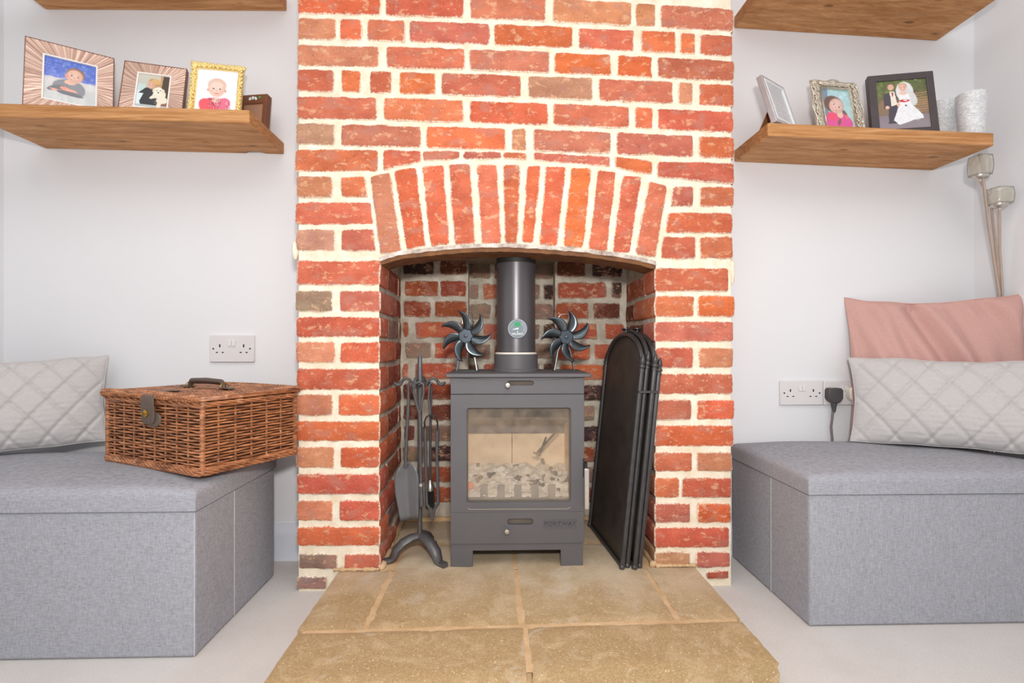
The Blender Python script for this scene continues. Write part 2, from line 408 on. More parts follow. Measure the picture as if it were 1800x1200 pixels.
# ------------------------------------------------------------------ chimney breast
CB = thing('chimney_breast', (.04, .2, 0), 'exposed red brick chimney breast with an arched fireplace opening and cream mortar', 'chimney breast')
DEP = .38
rows = [  # left top/bottom, right top/bottom (photo survey), bricks
 (-70, -28, -46, 7-14, [(523,600,'o'),(610,750,'m'),(760,900,'r'),(910,1080,'o'),(1090,1220,'m'),(1230,1291,'t')]),
 (-20, 22, 15, 54, [(523,668,'o'),(678,815,'r'),(827,959,'p'),(973,1110,'t'),(1118,1152,'t'),(1162,1290,'p')]),
 (31, 67, 62, 98, [(523,590,'t'),(598,635,'o'),(646,711,'m'),(720,860,'p'),(869,1007,'o'),(1018,1114,'m'),(1128,1187,'o'),(1197,1222,'o'),(1231,1288,'m')]),
 (78, 114, 106, 142, [(522,665,'t'),(680,816,'m'),(826,965,'p'),(976,1074,'O'),(1086,1146,'O'),(1156,1291,'p')]),
 (121, 159, 149, 186, [(522,586,'m'),(600,633,'o'),(650,688,'m'),(702,765,'O'),(776,916,'m'),(929,1041,'g'),(1053,1183,'p'),(1193,1217,'t'),(1230,1291,'m')]),
 (168, 207, 196, 232, [(521,662,'m'),(675,814,'m'),(826,963,'o'),(973,1106,'m'),(1117,1147,'o'),(1157,1290,'r')]),
 (216, 253, 241, 278, [(520,587,'g'),(599,739,'p'),(750,888,'o'),(900,925,'t'),(938,1073,'p'),(1085,1219,'p'),(1230,1291,'o')]),
]
def yfix(x, y): t = (x - 520) / 770; return y + 4 * (y - HOR) / 570 * 4 * t * (1 - t)
def rowy(r, x, bottom): t = (x - 520) / 770; y = lerp(r[1] if bottom else r[0], r[3] if bottom else r[2], t); return yfix(x, y)
def fq(x0, x1, yl0, yr0, yl1, yr1, xs=None):   # x0,x1 ; top ys; bottom ys -> corners on the front plane
    a, b = (x0, x1) if not xs else xs
    return [at(a, yl1, 0), at(b, yr1, 0), at(x1, yr0, 0), at(x0, yl0, 0)]
for r in rows:
    for x0, x1, c in r[4]:
        brick(fq(x0, x1, rowy(r, x0, 0), rowy(r, x1, 0), rowy(r, x0, 1), rowy(r, x1, 1)), .1, c, CB)
# a few courses above the picture
for k in range(9):
    z0 = 1.70 + k * .0735; x = BXL + .002; first = True
    while x < BXR - .03:
        L = random.choice((.213, .213, .1, .1)) ; x1 = min(x + L, BXR - .002)
        if BXR - x1 < .06: x1 = BXR - .002
        brick([V((x, 0, z0)), V((x1, 0, z0)), V((x1, 0, z0 + .061)), V((x, 0, z0 + .061))], .1, random.choice('omrpt'), CB, cell=.02); x = x1 + .013
# course cut by the arch back
def extr(x):   # extrados line of the arch (bottom of that course)
    P = [(664,300),(700,288),(743,281),(800,278),(900,277),(985,281),(1073,291),(1146,306),(1200,317),(1292,322)]
    for (a, ya), (b, yb) in zip(P, P[1:]):
        if x <= b: return lerp(ya, yb, (x - a) / (b - a))
    return 322
cut = [(518,664,'m'),(673,740,'m'),(743,808,'p'),(815,881,'p'),(884,926,'m'),(938,1073,'p'),(1082,1146,'o'),(1157,1291,'m')]
for x0, x1, c in cut:
    TPX = [518, 673, 743, 815, 884, 938, 1073, 1082, 1157, 1292]; TPY = [262, 263, 264.5, 265.5, 267, 268, 274, 275, 284, 286]
    tl, tr = float(np.interp(x0, TPX, TPY)), float(np.interp(x1, TPX, TPY))
    b0, b1 = (300, 300) if x0 < 600 else (extr(x0) + 1, extr(x1) + 1)
    brick(fq(x0, x1, tl, tr, b0, b1), .1, c, CB)
# voussoirs
vou = [((651,310),(685,302),(706,443),(668,446),'t'), ((693,299),(731,292.5),(748,432),(714,438),'o'), ((742,291),(779,289),(790,428),(757,433),'o'),
 ((789,288),(826,288),(835,428),(800,429),'m'), ((838,289),(873,289),(881,427),(847,428),'m'), ((884,289),(914,289),(909,427),(889,427),'r'),
 ((927,290),(951,290),(937,427),(918,426),'o'), ((960,291),(995,292),(979,432),(948,430),'o'), ((1004,294),(1040,295),(1025,436),(990,432),'O'),
 ((1051,298),(1083,302),(1067,442),(1035,438),'m'), ((1095,306),(1128,311),(1107,444),(1077,442),'r'), ((1142,318),(1173,327),(1152,453),(1117,446),'m')]
for tl, tr, br_, bl_, c in vou:
    brick([at(*bl_, 0), at(*br_, 0), at(*tr, 0), at(*tl, 0)], .1, c, CB, 'arch_brick')
# piers: (left list), (right list) each with top,bottom y ; xs may slant
LP = [(310,346,[(521,584,'t'),(599,641,'m')],None), (355,394,[(519,651,'m')],None), (403,440,[(520,588,'g'),(600,656,'p')],None),
 (458,500,[(522,667,'m')],.1), (511,547,[(519,584,'G'),(597,667,'p')],.21), (557,592,[(520,664,'r')],.1), (601,637,[(520,588,'t'),(598,664,'o')],.21),
 (648,685,[(521,664,'r')],.1), (693,730,[(518,584,'t'),(595,664,'o')],.21), (740,775,[(520,664,'o')],.1), (786,822,[(520,587,'t'),(598,665,'o')],.21),
 (833,868,[(521,665,'r')],.1), (880,915,[(521,584,'t'),(597,666,'r')],.21), (926,959,[(522,666,'o')],.1), (974,1000,[(525,592,'G'),(604,666,'p')],.21)]
RP = [(328,362,[(1183,1219,'p'),(1231,1291,'m')],None), (374,409,[(1176,1288,'r')],None), (416,454,[(1166,1222,'m'),(1231,1289,'m')],None),
 (471,511,[(1151,1281,'m')],.1), (520,556,[(1152,1219,'m'),(1228,1291,'O')],.21), (565,600,[(1153,1290,'p')],.1), (611,646,[(1153,1218,'m'),(1230,1289,'t')],.21),
 (657,692,[(1153,1289,'m')],.1), (703,737,[(1152,1215,'p'),(1226,1291,'o')],.21), (748,784,[(1152,1290,'o')],.1), (795,828,[(1152,1217,'m'),(1226,1287,'t')],.21),
 (840,874,[(1151,1194,'m'),(1199,1286,'r')],.1), (885,918,[(1150,1214,'p'),(1227,1285,'O')],.21), (927,962,[(1149,1282,'r')],.1), (970,997,[(1149,1213,'g'),(1225,1284,'p')],.21)]
JL0, JL1 = at(667, 620, 0).x, at(706, 620, DEP).x       # left reveal front and back
JR0, JR1 = at(1152, 620, 0).x, at(1099, 620, DEP).x
slantL = {0: 5, 1: 6, 2: 5}; slantR = {0: -4, 1: -5, 2: -4}
for side, P in (('L', LP), ('R', RP)):
    for k, (yt, yb, bs, dp) in enumerate(P):
        for i, (x0, x1, c) in enumerate(bs):
            s = .005 if side == 'L' else .013
            q0 = (x0, x1); xb = (x0, x1)
            inneridx = len(bs) - 1 if side == 'L' else 0
            if dp is None and i == inneridx:
                if side == 'L': xb = (x0, x1 + slantL[k])
                else: xb = (x0 + slantR[k], x1)
            if dp and i == inneridx:    # keep the jamb true
                if side == 'L': x1 = xb_ = 667; xb = (x0, 667)
                else: x0 = 1152; xb = (1152, x1)
            d = .1 if not (dp and i == inneridx) else dp
            brick(fq(x0, x1, yt, yt, yb, yb, xb), d, c, CB)
        if dp:
            z1, z0 = at(667, yt, 0).z, at(667, yb, 0).z
            if z0 < .06: z0 = .06
            y0 = dp + .012; y1 = DEP - .015; cc = random.choice('RRDRDG')
            segs = [(y0, y1)] if y1 - y0 < .2 else [(y0, y0 + .2), (y0 + .212, y1)]
            for (a, b) in segs:
                if b - a < .03: continue
                if side == 'L':
                    xa, xb2 = lerp(JL0, JL1, a / DEP), lerp(JL0, JL1, b / DEP)
                    brick([V((xa, a, z0)), V((xb2, b, z0)), V((xb2, b, z1)), V((xa, a, z1))], .06, cc, CB, inner=True)
                else:
                    xa, xb2 = lerp(JR0, JR1, a / DEP), lerp(JR0, JR1, b / DEP)
                    brick([V((xb2, b, z0)), V((xa, a, z0)), V((xa, a, z1)), V((xb2, b, z1))], .06, cc, CB, inner=True)
# footing bricks below hearth level
brick(fq(521, 574, 1014, 1014, 1035, 1035), .1, 'G', CB); brick(fq(1243, 1282, 1005, 1003, 1018, 1016), .1, 'R', CB)
# outer return sides (out of sight of the lens)
m = MB()
for k in range(31):
    z0 = .03 + k * .0735
    for xs in (BXL, BXR):
        a, b = (.105, .205) if k % 2 else (.11, .2)
        m.bb(xs - .002 if xs < 0 else xs - .05, xs + .05 if xs < 0 else xs + .002, a, b, z0, z0 + .061)
sb = m.build('side_bricks', simple('side_brick', (196, 104, 80), .9, var=.3, nscale=12), CB, bevel=.003, smooth=0); sb['kind'] = 'stuff'

# opening back wall
def backrow(X0, X1, Y, zt, zb, bs, codes='RRDDR', name='brick'):
    for x0, x1, c in bs:
        brick([V((x0, Y, zb)), V((x1, Y, zb)), V((x1, Y, zt)), V((x0, Y, zt))], .05, c, CB, name, inner=True, wob=1.6)
NX0, NX1, NY = at(823, 600, DEP).x, at(976, 600, DEP).x, .445
bspec = {0: ([(709,763,'K'),(773,821,'D')], [(979,1029,'D'),(1041,1094,'K')]), 1: ([(711,770,'R'),(774,819,'R')], [(981,1066,'R'),(1076,1092,'K')]),  # top course coded darkest, putting the lintel's shadow into the brick colour
 2: ([(710,757,'R'),(765,820,'R')], [(978,1034,'R'),(1044,1090,'D')]), 3: ([(708,717,'R'),(731,819,'r')], [(978,1048,'r'),(1064,1096,'r')]),
 4: ([(712,757,'G'),(764,820,'r')], [(978,1036,'o'),(1045,1076,'r')]), 5: ([(708,718,'p'),(731,800,'r')], [(985,1096,'o')])}
for k in range(0, 12):
    yt = 457 + 36.3 * k if k else 455; yb = yt + 27
    zt, zb = at(760, yt, DEP).z, at(760, yb, DEP).z
    if zb < .07: zb = .07
    if zt - zb < .015: continue
    if k in bspec: L, R = bspec[k]
    else:
        L = [(709, 745 + random.uniform(-12, 8), random.choice('RDRG')), (757, 800, random.choice('RDKR')), (810, 900, 'R')] if k % 2 else [(709, 728, 'D'), (738, 795, random.choice('RGD')), (806, 900, 'D')]
        R = [(910, 985, 'D'), (995, 1045, random.choice('RGD')), (1055, 1094, random.choice('RDG'))] if k % 2 else [(910, 1010, 'R'), (1020, 1076, random.choice('RGK')), (1084, 1096, 'D')]
    off = 3.5 if R is bspec.get(k, (0, 0))[1] else 0
    backrow(0, 0, DEP, zt, zb, [(at(a, 600, DEP).x, at(b, 600, DEP).x, c) for a, b, c in L])
    dz = .005
    backrow(0, 0, DEP, zt - dz, max(zb - dz, .066), [(at(a, 600, DEP).x, at(b, 600, DEP).x, c) for a, b, c in R])
    if k < 6:
        bs = [(826,841,'G'),(850,905,'p'),(915,948,'G'),(956,974,'K')] if k % 2 else [(826,862,'G'),(870,930,'R'),(940,972,'G')]
        backrow(0, 0, NY, zt - .004, zb - .004, [(at(a, 600, NY).x, at(b, 600, NY).x, c) for a, b, c in bs])

# mortar bodies (structured sheets with relief)
IN = [(660,456),(672,452),(700,443),(757,436),(800,432),(835,430),(890,429),(950,432),(1025,438),(1085,446),(1120,452),(1152,460),(1160,462)]
def intr(x):  # world x -> z of the arch intrados
    for (a, ya), (b, yb) in zip(IN, IN[1:]):
        xa, xb = at(a, ya, 0).x, at(b, yb, 0).x
        if x <= xb or (b == 1160): return lerp(at(a, ya, 0).z, at(b, yb, 0).z, max(0, min(1, (x - xa) / (xb - xa))))
def rough(p, n, amp=.0016, s=1):
    return p + V(n) * (noise.noise(p * 45) * amp + noise.noise(p * 120) * amp * .6)
m = MB(); ZT = ZC; MY = .0045
def sheet(x0, x1, zf0, z1):
    nu = max(4, int((x1 - x0) / .011)); nv = int((z1 - .0) / .011)
    m.grid(lambda u, v: rough(V((lerp(x0, x1, u), MY, lerp(zf0(lerp(x0, x1, u)), z1, v))), (0, 1, 0), .0011), nu, nv)
sheet(BXL + .003, JL0 - .002, lambda x: 0, 1.72); sheet(JR0 + .002, BXR - .003, lambda x: 0, 1.72)
sheet(JL0 - .002, JR0 + .002, intr, 1.72)
m.raw([V((BXL + .003, MY, 1.72)), V((BXR - .003, MY, 1.72)), V((BXR - .003, MY, ZT)), V((BXL + .003, MY, ZT))], [(0, 1, 2, 3)])
for x, fl in ((BXL + .003, True), (BXR - .003, False)):
    m.grid(lambda u, v: rough(V((x, lerp(MY, .215, u), v * ZT)), (1, 0, 0), .001), 12, 160, fl)
m.build('mortar', M['mortar'], CB, smooth=180)
m = MB()
m.grid(lambda u, v: rough(V((lerp(JL0 - .005, JL1 - .005, u), lerp(MY, DEP + .012, u), lerp(0, .96, v))), (1, 0, 0), .0016), 30, 80, False)
m.grid(lambda u, v: rough(V((lerp(JR0 + .005, JR1 + .005, u), lerp(MY, DEP + .012, u), lerp(0, .96, v))), (1, 0, 0), .0016), 30, 80, True)
by = DEP + .005
for a, b in ((JL1 - .014, NX0), (NX1, JR1 + .014)):
    m.grid(lambda u, v: rough(V((lerp(a, b, u), by, lerp(0, .96, v))), (0, 1, 0), .002), 18, 80)
zn = .52
m.grid(lambda u, v: rough(V((lerp(NX0, NX1, u), by, lerp(0, zn, v))), (0, 1, 0), .002), 24, 46)
m.grid(lambda u, v: rough(V((lerp(NX0, NX1, u), NY + .005, lerp(zn, .96, v))), (0, 1, 0), .002), 24, 40)
m.grid(lambda u, v: V((NX0, lerp(by - .001, NY + .008, u), lerp(zn, .96, v))), 4, 20); m.grid(lambda u, v: V((NX1, lerp(by - .001, NY + .008, u), lerp(zn, .96, v))), 4, 20, True)
m.raw([V((NX0, by, zn)), V((NX1, by, zn)), V((NX1, NY + .01, zn)), V((NX0, NY + .01, zn))], [(0, 1, 2, 3)])
m.bb(BXL + .02, BXR - .02, NY + .02, NY + .05, 0, 1.2)  # unseen shell boxes, here and below, added to stop light leaking in
for xa_, xb_ in ((BXL + .02, JL0 - .05), (JR0 + .05, BXR - .02)): m.bb(xa_, xb_, YW + .01, NY + .03, 0, 1.2)
o = m.build('inner_mortar_and_shell', M['mortar_in'], CB, smooth=180)
# mortar lumps at the breast corners, register plate, iron arch bar with its white edging
def curve_strip(dy0, dy1, dz0, dz1, x0, x1, amp=0):
    mm = MB(); N = 60
    for i in range(N):
        pass
    def P(u, k):
        x = lerp(x0, x1, u); z = intr(x); y, dz = ((dy0, dz0), (dy0, dz1), (dy1, dz1), (dy1, dz0))[k % 4]
        p = V((x, y, z + dz)); q = noise.noise(p * 60) * amp; return p + V((0, q, q))
    mm.grid(lambda u, v: P(u, int(round(v * 4))), N, 4)
    mm.raw([P(0, k) for k in range(4)], [(0, 1, 2, 3)]); mm.raw([P(1, k) for k in range(4)], [(3, 2, 1, 0)])
    return mm
AX0, AX1 = at(666.5, 450, 0).x, at(1153, 460, 0).x
curve_strip(-.002, .1, -.0085, .002, AX0, AX1, .003).build('arch_edging', mat_mortar('painted_edge', (150, 132, 120), (244, 236, 226)), CB, smooth=60)
curve_strip(.001, .1, -.0195, -.008, AX0 + .003, AX1 - .003, .0025).build('arch_bar', M['lip'], CB, smooth=60)
MB().bb(JL1 - .03, JR1 + .03, .1, .45, .932, .94).build('register_plate', M['plate'], CB, smooth=0)
MB().bb(JL0 - .02, JR0 + .02, .085, .1, .9, .97).build('inner_lintel', M['soot'], CB, smooth=0)
m = MB()
for px, py, rx, rz, n_ in ((520, 440, .008, .026, 1), (1285, 478, .009, .036, 2)):
    p = at(px, py, .012); m.ball(p, 1, 12, 10, (rx, .014, rz))
m.v = [tuple(V(v) + V((noise.noise(V(v) * 70), noise.noise(V(v) * 80), noise.noise(V(v) * 60))) * .004) for v in m.v]
m.build('mortar_lump', M['mortar'], CB, smooth=180)
bpy.data.objects['mortar_lump']['kind'] = 'stuff'

# ------------------------------------------------------------------ hearth
HZ = .056
HE = thing('hearth', (.05, -.2, 0), 'raised buff sandstone hearth of large slabs in front of the fireplace', 'hearth')
def slabstone(q, z1=HZ, rough_edges=()):
    q = [V((x, y, 0)) for x, y in q]
    def P(u, v): return q[0].lerp(q[1], u).lerp(q[3].lerp(q[2], u), v)
    L = (q[1] - q[0]).length; H = (q[3] - q[0]).length; nu = max(6, int(L / .014)); nv = max(6, int(H / .014))
    def top(u, v):
        p = P(u, v); d = min(u * L, (1 - u) * L, v * H, (1 - v) * H)
        p2 = p.copy(); e = max(0, 1 - d / .012)
        c = (q[0] + q[2]) / 2
        w_ = noise.noise(p * 40) * .0016 + noise.noise(p * 90) * .001
        p2 += (p - c).normalized() * w_ * e
        p2.z = z1 + noise.noise(p * 9) * .0012 + noise.noise(p * 50) * .0005 - .003 * e * e; return p2
    m = MB(); m.grid(top, nu, nv); W = nu + 1
    per = list(range(W)) + [j * W + nu for j in range(1, nv + 1)] + [nv * W + i for i in range(nu - 1, -1, -1)] + [j * W for j in range(nv - 1, 0, -1)]
    prev = per; cen = (q[0] + q[2]) / 2
    for dz in (.008, .02, .034, .052):
        b = len(m.v)
        for i in per:
            p = V(m.v[i]); o_ = (V((p.x, p.y, 0)) - cen).normalized(); k = noise.noise(V((p.x * 45, p.y * 45, dz * 60))) * .005 * (1 if rough_edges else .2)
            m.v.append(tuple(p + o_ * k - V((0, 0, dz))))
        cur = list(range(b, b + len(per))); n = len(per)
        for i in range(n): m.f.append((prev[i], cur[i], cur[(i + 1) % n], prev[(i + 1) % n]))
        prev = cur
    return m.build('slab', M['stone'], HE, smooth=50)
g = .006
yl, yr = -.287, -.2645
def jy(x): return lerp(yl, yr, (x + .413) / .94)
def fy(x): return lerp(-.458, -.4155, (x + .413) / .94)
def fr(x0, x1, y0f, y1f): return [(x0, y0f(x0)), (x1, y0f(x1)), (x1, y1f(x1)), (x0, y1f(x0))]
slabstone(fr(-.413, .058 - g, fy, lambda x: jy(x) - g), rough_edges=(1,)); slabstone(fr(.058 + g, .526, fy, lambda x: jy(x) - g), rough_edges=(1,))
slabstone(fr(-.418, -.279 - g, lambda x: jy(x) + g, lambda x: -.004)); slabstone(fr(.391 + g, .528, lambda x: jy(x) + g, lambda x: -.004))
yb_ = lambda x: .168
slabstone([(-.279 + g, jy(-.27) + g), (.05 - g, jy(.05) + g), (.047 - g, .168), (-.275 + g, .168)]); slabstone([(.05 + g, jy(.05) + g), (.391 - g, jy(.39) + g), (.391 - g, .168), (.047 + g, .168)])
slabstone([(JL1 + .004, .18), (.047 - g, .18), (.047 - g, DEP - .004), (JL1 + .004, DEP - .004)]); slabstone([(.047 + g, .18), (JR1 - .004, .18), (JR1 - .004, DEP - .004), (.047 + g, DEP - .004)])
m = MB()
m.grid(lambda u, v: rough(V((lerp(-.405, .518, u), lerp(fy(lerp(-.405, .518, u)) + .008, -.002, v), HZ - .0035)), (0, 0, 1), .002), 90, 44)
m.grid(lambda u, v: rough(V((lerp(JL0 + .001, JR0 - .001, u), lerp(-.002, DEP, v), HZ - .003)), (0, 0, 1), .002), 70, 36)
m.build('joint_mortar', M['joint'], HE, smooth=180)
m = MB(); m.prism([(-.4, -.44), (.51, -.4), (.51, -.006), (-.4, -.006)], lambda u, v, d: V((u, v, d)), .0, HZ - .008)
m.build('hearth_bed', M['joint'], HE, smooth=0)
# rubbly mortar fillet where the brickwork meets the hearth
m = MB()
for x0, x1, yy in ((-.43, JL0, 0), (JR0, .53, 0)):
    m.tube([V((lerp(x0, x1, i / 24), -.002 + noise.noise(V((i, 1, 1)) * .7) * .003, HZ + .002)) for i in range(25)], [.0045 + .004 * noise.noise(V((i * .9, 3, x0))) for i in range(25)], 7)
for X0, X1, s in ((JL0, JL1, 1), (JR0, JR1, -1)):
    m.tube([V((lerp(X0, X1, i / 20) + s * .004, lerp(0, DEP, i / 20), HZ + .002)) for i in range(21)], [.008 + .008 * noise.noise(V((i * .8, 7, X0))) for i in range(21)], 7)
m.tube([V((lerp(JL1, JR1, i / 30), DEP - .004, HZ + .002)) for i in range(31)], [.011 + .008 * noise.noise(V((i * .7, 9, 2))) for i in range(31)], 7)
m.build('mortar_fillet', M['joint'], HE, smooth=180)

# ------------------------------------------------------------------ stove
SC = .0531; SY = .006; K = (SY + CAMD) / F
ST = thing('wood_stove', (SC, .12, HZ), 'dark grey steel wood burning stove with glass door standing in the fireplace', 'stove')
def sp(px, py, y=SY): return at(px, py, y)
x0, x1 = sp(792, 800).x, sp(1027, 800).x
zt = sp(910, 663).z; zs = sp(910, 692.5).z; zb = sp(910, 955).z; zl = sp(910, 968).z; BD = .225
# body shell: sides, back, top section, base (hollow firebox)
m = MB(); y0b = SY + .012
m.bb(x0 + .002, x0 + .014, y0b, BD, zl, zt); m.bb(x1 - .014, x1 - .002, y0b, BD, zl, zt); m.bb(x0 + .014, x1 - .014, BD - .012, BD, zl, zt)
m.bb(x0 + .014, x1 - .014, y0b + .004, BD - .012, zl, zb + .012)
m.build('body', M['stove'], ST, bevel=.0015)
wx0, wx1, wz1, wz0 = sp(820.5, 0).x, sp(1003.5, 0).x, sp(0, 720).z, sp(0, 891).z
def rrect(x0, x1, z0, z1, r, n=5):
    P = []
    for cx, cz, a0 in ((x1 - r, z0 + r, -90), (x1 - r, z1 - r, 0), (x0 + r, z1 - r, 90), (x0 + r, z0 + r, 180)):
        for i in range(n + 1):
            a = radians(a0 + 90 * i / n); P.append((cx + r * cos(a), cz + r * sin(a)))
    return P
def frame_with_hole(outer, inner, fn, d0, d1):
    n = len(outer); m = MB(); vs = []
    for d in (d0, d1):
        vs += [fn(u, v, d) for u, v in outer]; vs += [fn(u, v, d) for u, v in inner]
    fs = []
    for i in range(n):
        j = (i + 1) % n
        fs += [(i, j, n + j, n + i), (2 * n + j, 2 * n + i, 3 * n + i, 3 * n + j), (i, 2 * n + i, 2 * n + j, j), (n + i, n + j, 3 * n + j, 3 * n + i)]
    return m.raw(vs, fs)
XZ = lambda u, v, d: V((u, d, v))
def slotted(name, x0, x1, z0, z1, sx0, sx1, sz0, sz1):
    o = frame_with_hole(rrect(x0, x1, z0, z1, .0006, 5), rrect(sx0, sx1, sz0, sz1, min((sz1 - sz0) / 2, .008) - .0002, 5), XZ, SY, SY + .012)
    return o.build(name, M['stove'], ST, bevel=.0009, smooth=30)
slotted('top_panel', x0, x1, zs + .0008, zt, sp(892, 0).x, sp(938, 0).x, sp(0, 679).z, sp(0, 671).z)
zd = sp(0, 908).z
dr = slotted('door', x0, x1, zd, zs - .0008, wx0, wx1, wz0, wz1)
dr['label'] = 'framed glass door'
slotted('lower_panel', x0, x1, zb, zd, sp(892, 0).x, sp(937, 0).x, sp(0, 931).z, sp(0, 920).z)
for n_, (za, zc) in (('air_vent', (671, 679)), ('air_vent', (920, 931))):
    MB().bb(sp(888, 0).x, sp(941, 0).x, SY + .0125, SY + .016, sp(0, zc + 3).z, sp(0, za - 3).z).build(n_, M['soot'], ST, smooth=0)
# glass with gasket and fillet
frame_with_hole(rrect(wx0 - .004, wx1 + .004, wz0 - .004, wz1 + .004, .007), rrect(wx0 + .003, wx1 - .003, wz0 + .003, wz1 - .003, .006), XZ, SY + .0125, SY + .0165).build('gasket', M['soot'], dr, smooth=30)
MB().bb(wx0 - .004, wx1 + .004, SY + .017, SY + .0205, wz0 - .004, wz1 + .004).build('glass_pane', M['glass'], dr, smooth=0)
MB().tube([sp(822, 893, SY - .0005), sp(826, 895, SY - .001), sp(998, 894, SY - .001), sp(1003, 891, SY - .0005)], .0012, 6).build('glass_retainer', M['chrome'], dr)
# handle
hb = MB(); hx = x1 + .0035; a = sp(1030, 820); b = sp(1030, 891)
hb.bb(hx - .0065, hx + .0065, SY - .022, SY - .012, b.z, a.z); hb.build('handle', M['chrome'], dr, bevel=.002)
MB().bb(hx - .004, hx + .003, SY - .013, SY + .004, sp(0, 842).z, sp(0, 818).z).bb(hx - .007, hx - .003, SY - .004, SY + .02, sp(0, 845).z, sp(0, 812).z).build('latch', M['black'], dr)
for (kx, ky) in ((892.5, 677), (891, 934)):
    p = sp(kx, ky, SY - .016)
    MB().lathe([(.0035, 0), (.0035, .013), (.006, .014), (.0076, .017), (.0076, .022), (.006, .026), (.002, .027)], V((p.x, SY + .006, p.z)), (0, -1, 0), 18).build('air_knob', M['chrome'], ST)
# base skirt and feet
m = MB(); fx = [sp(v, 0).x for v in (792, 831, 986, 1025)]
m.prism([(fx[0], HZ), (fx[1], HZ), (fx[1], zl), (fx[2], zl), (fx[2], HZ), (fx[3], HZ), (fx[3], zb + .002), (fx[0], zb + .002)], XZ, SY + .004, SY + .012)
m.build('base', M['stove'], ST, bevel=.001)
for xx in ((fx[0], fx[0] + .008), (fx[3] - .008, fx[3])):
    MB().bb(xx[0], xx[1], SY + .012, BD, HZ, zl).build('foot_plate', M['stove'], ST)
# top plate
MB().prism([(sp(784, 0).x, SY - .012), (sp(1038, 0).x, SY - .012), (sp(1038, 0).x, BD + .008), (sp(784, 0).x, BD + .008)], lambda u, v, d: V((u, v, d)), zt, zt + .011).build('top_plate', M['stove'], ST, bevel=.0025)
ztop = zt + .011
# firebox
iy0, iy1 = SY + .021, BD - .014; ix0, ix1 = x0 + .016, x1 - .016; iz0 = zb + .013
m = MB(); m.bb(ix0, ix0 + .012, iy0 + .002, iy1, iz0, zt - .03); m.bb(ix1 - .012, ix1, iy0 + .002, iy1, iz0, zt - .03); m.build('fire_board', M['verm'], ST, smooth=0)
mid = lerp(ix0, ix1, .47)
for a, b in ((ix0 + .012, mid - .0008), (mid + .0008, ix1 - .012)): MB().bb(a, b, iy1 - .014, iy1, iz0, sp(0, 765, iy1).z).build('fire_board', M['verm'], ST, bevel=.001)
MB().box(((ix0 + ix1) / 2, iy1 - .07, sp(0, 757, .13).z + .02), (ix1 - ix0 - .024, .15, .008), Matrix.Rotation(radians(-14), 3, 'X')).build('baffle', M['baffle'], ST, bevel=.001)
MB().bb(ix0, ix1, iy0, iy1, zt - .03, zt - .02).build('firebox_roof', M['baffle'], ST)
az = sp(0, 880, .05).z
def ash(u, v):
    x = lerp(ix0 + .012, ix1 - .012, u); y = lerp(iy0 + .004, iy1 - .014, v)
    h = az + .002 + .055 * v ** .8 + noise.noise(V((x * 40, y * 40, 1))) * .012 + noise.noise(V((x * 110, y * 110, 4))) * .006
    return V((x, y, h))
MB().grid(ash, 60, 34).build('ash_bed', M['ash'], ST, smooth=180)['kind'] = 'stuff'
m = MB()
for i in range(70):
    u, v = random.random(), random.random() * .8; p = ash(u, v) + V((0, 0, .002))
    R = Matrix.Rotation(random.uniform(0, 6), 3, 'Z') @ Matrix.Rotation(random.uniform(-.8, .8), 3, 'X')
    s = random.uniform(.5, 1.3); m.box(p, (.014 * s, .009 * s, .0025), R)
m.build('ash_flakes', M['ashpiece'], ST, smooth=0)['kind'] = 'stuff'
m = MB()
for i in range(22):
    p = ash(random.random(), random.random() * .8 + .2); m.box(p, (random.uniform(.012, .035), .009, .008), Matrix.Rotation(random.uniform(0, 6), 3, 'Z') @ Matrix.Rotation(random.uniform(-.5, .5), 3, 'Y'))
m.build('charred_pieces', M['charcoal'], ST, smooth=0)['kind'] = 'stuff'
p = ash(.05, .12) + V((0, 0, .02)); o = MB().ball((p.x + .004, p.y, p.z), 1, 8, 6, (.013, .008, .011)).build('clay_lump', M['terracotta'], ST, smooth=0); o['label'] = 'orange fragment in the ash'
MB().tube([sp(960, 768, .12), sp(948, 800, .09), sp(938, 795, .09)], .003, 6).tube([sp(985, 750, .06), sp(944, 796, .09)], .0035, 6).build('half_burnt_stick', M['charcoal'], ST)
for i in range(5):
    xx = sp(851 + 29.7 * i, 0, iy0 + .01).x
    MB().bb(xx - .0098, xx + .0098, iy0 + .003, iy0 + .007, iz0 + .03, sp(0, 859, iy0).z).build('fire_fence_bar', M['firegrey'], ST, bevel=.001)
MB().bb(ix0, ix1, iy0 + .002, iy0 + .008, iz0, sp(0, 882, iy0).z).build('fire_fence_rail', M['firegrey'], ST)
# raised name plate
def text(s, size, parent, mat, center, ang=0, name='lettering', ext=.0006, width=None, yrot=0):
    c = bpy.data.curves.new('t', 'FONT'); c.body = s; c.size = size; c.extrude = ext; c.align_x = 'CENTER'; c.align_y = 'CENTER'; c.resolution_u = 3
    o = bpy.data.objects.new('t', c); COL.objects.link(o); bpy.context.view_layer.update()
    me = bpy.data.meshes.new_from_object(o.evaluated_get(bpy.context.evaluated_depsgraph_get())); bpy.data.objects.remove(o)
    sx = 1
    if width:
        xs = [v.co.x for v in me.vertices]; sx = width / (max(xs) - min(xs))
    me.transform(Matrix.Translation(V(center)) @ Matrix.Rotation(yrot, 4, 'Z') @ Matrix.Rotation(pi / 2, 4, 'X') @ Matrix.Rotation(ang, 4, 'Z') @ Matrix.Diagonal((sx, 1, 1, 1)))
    me.materials.clear(); return link(name, me, mat, parent)
nx0, nx1 = sp(955, 0).x, sp(1014, 0).x
MB().bb(nx0, nx1, SY - .002, SY + .001, sp(0, 924.8).z, sp(0, 923.0).z).bb(nx0, nx1, SY - .002, SY + .001, sp(0, 936.9).z, sp(0, 935.1).z).build('name_plate', M['stove'], ST)
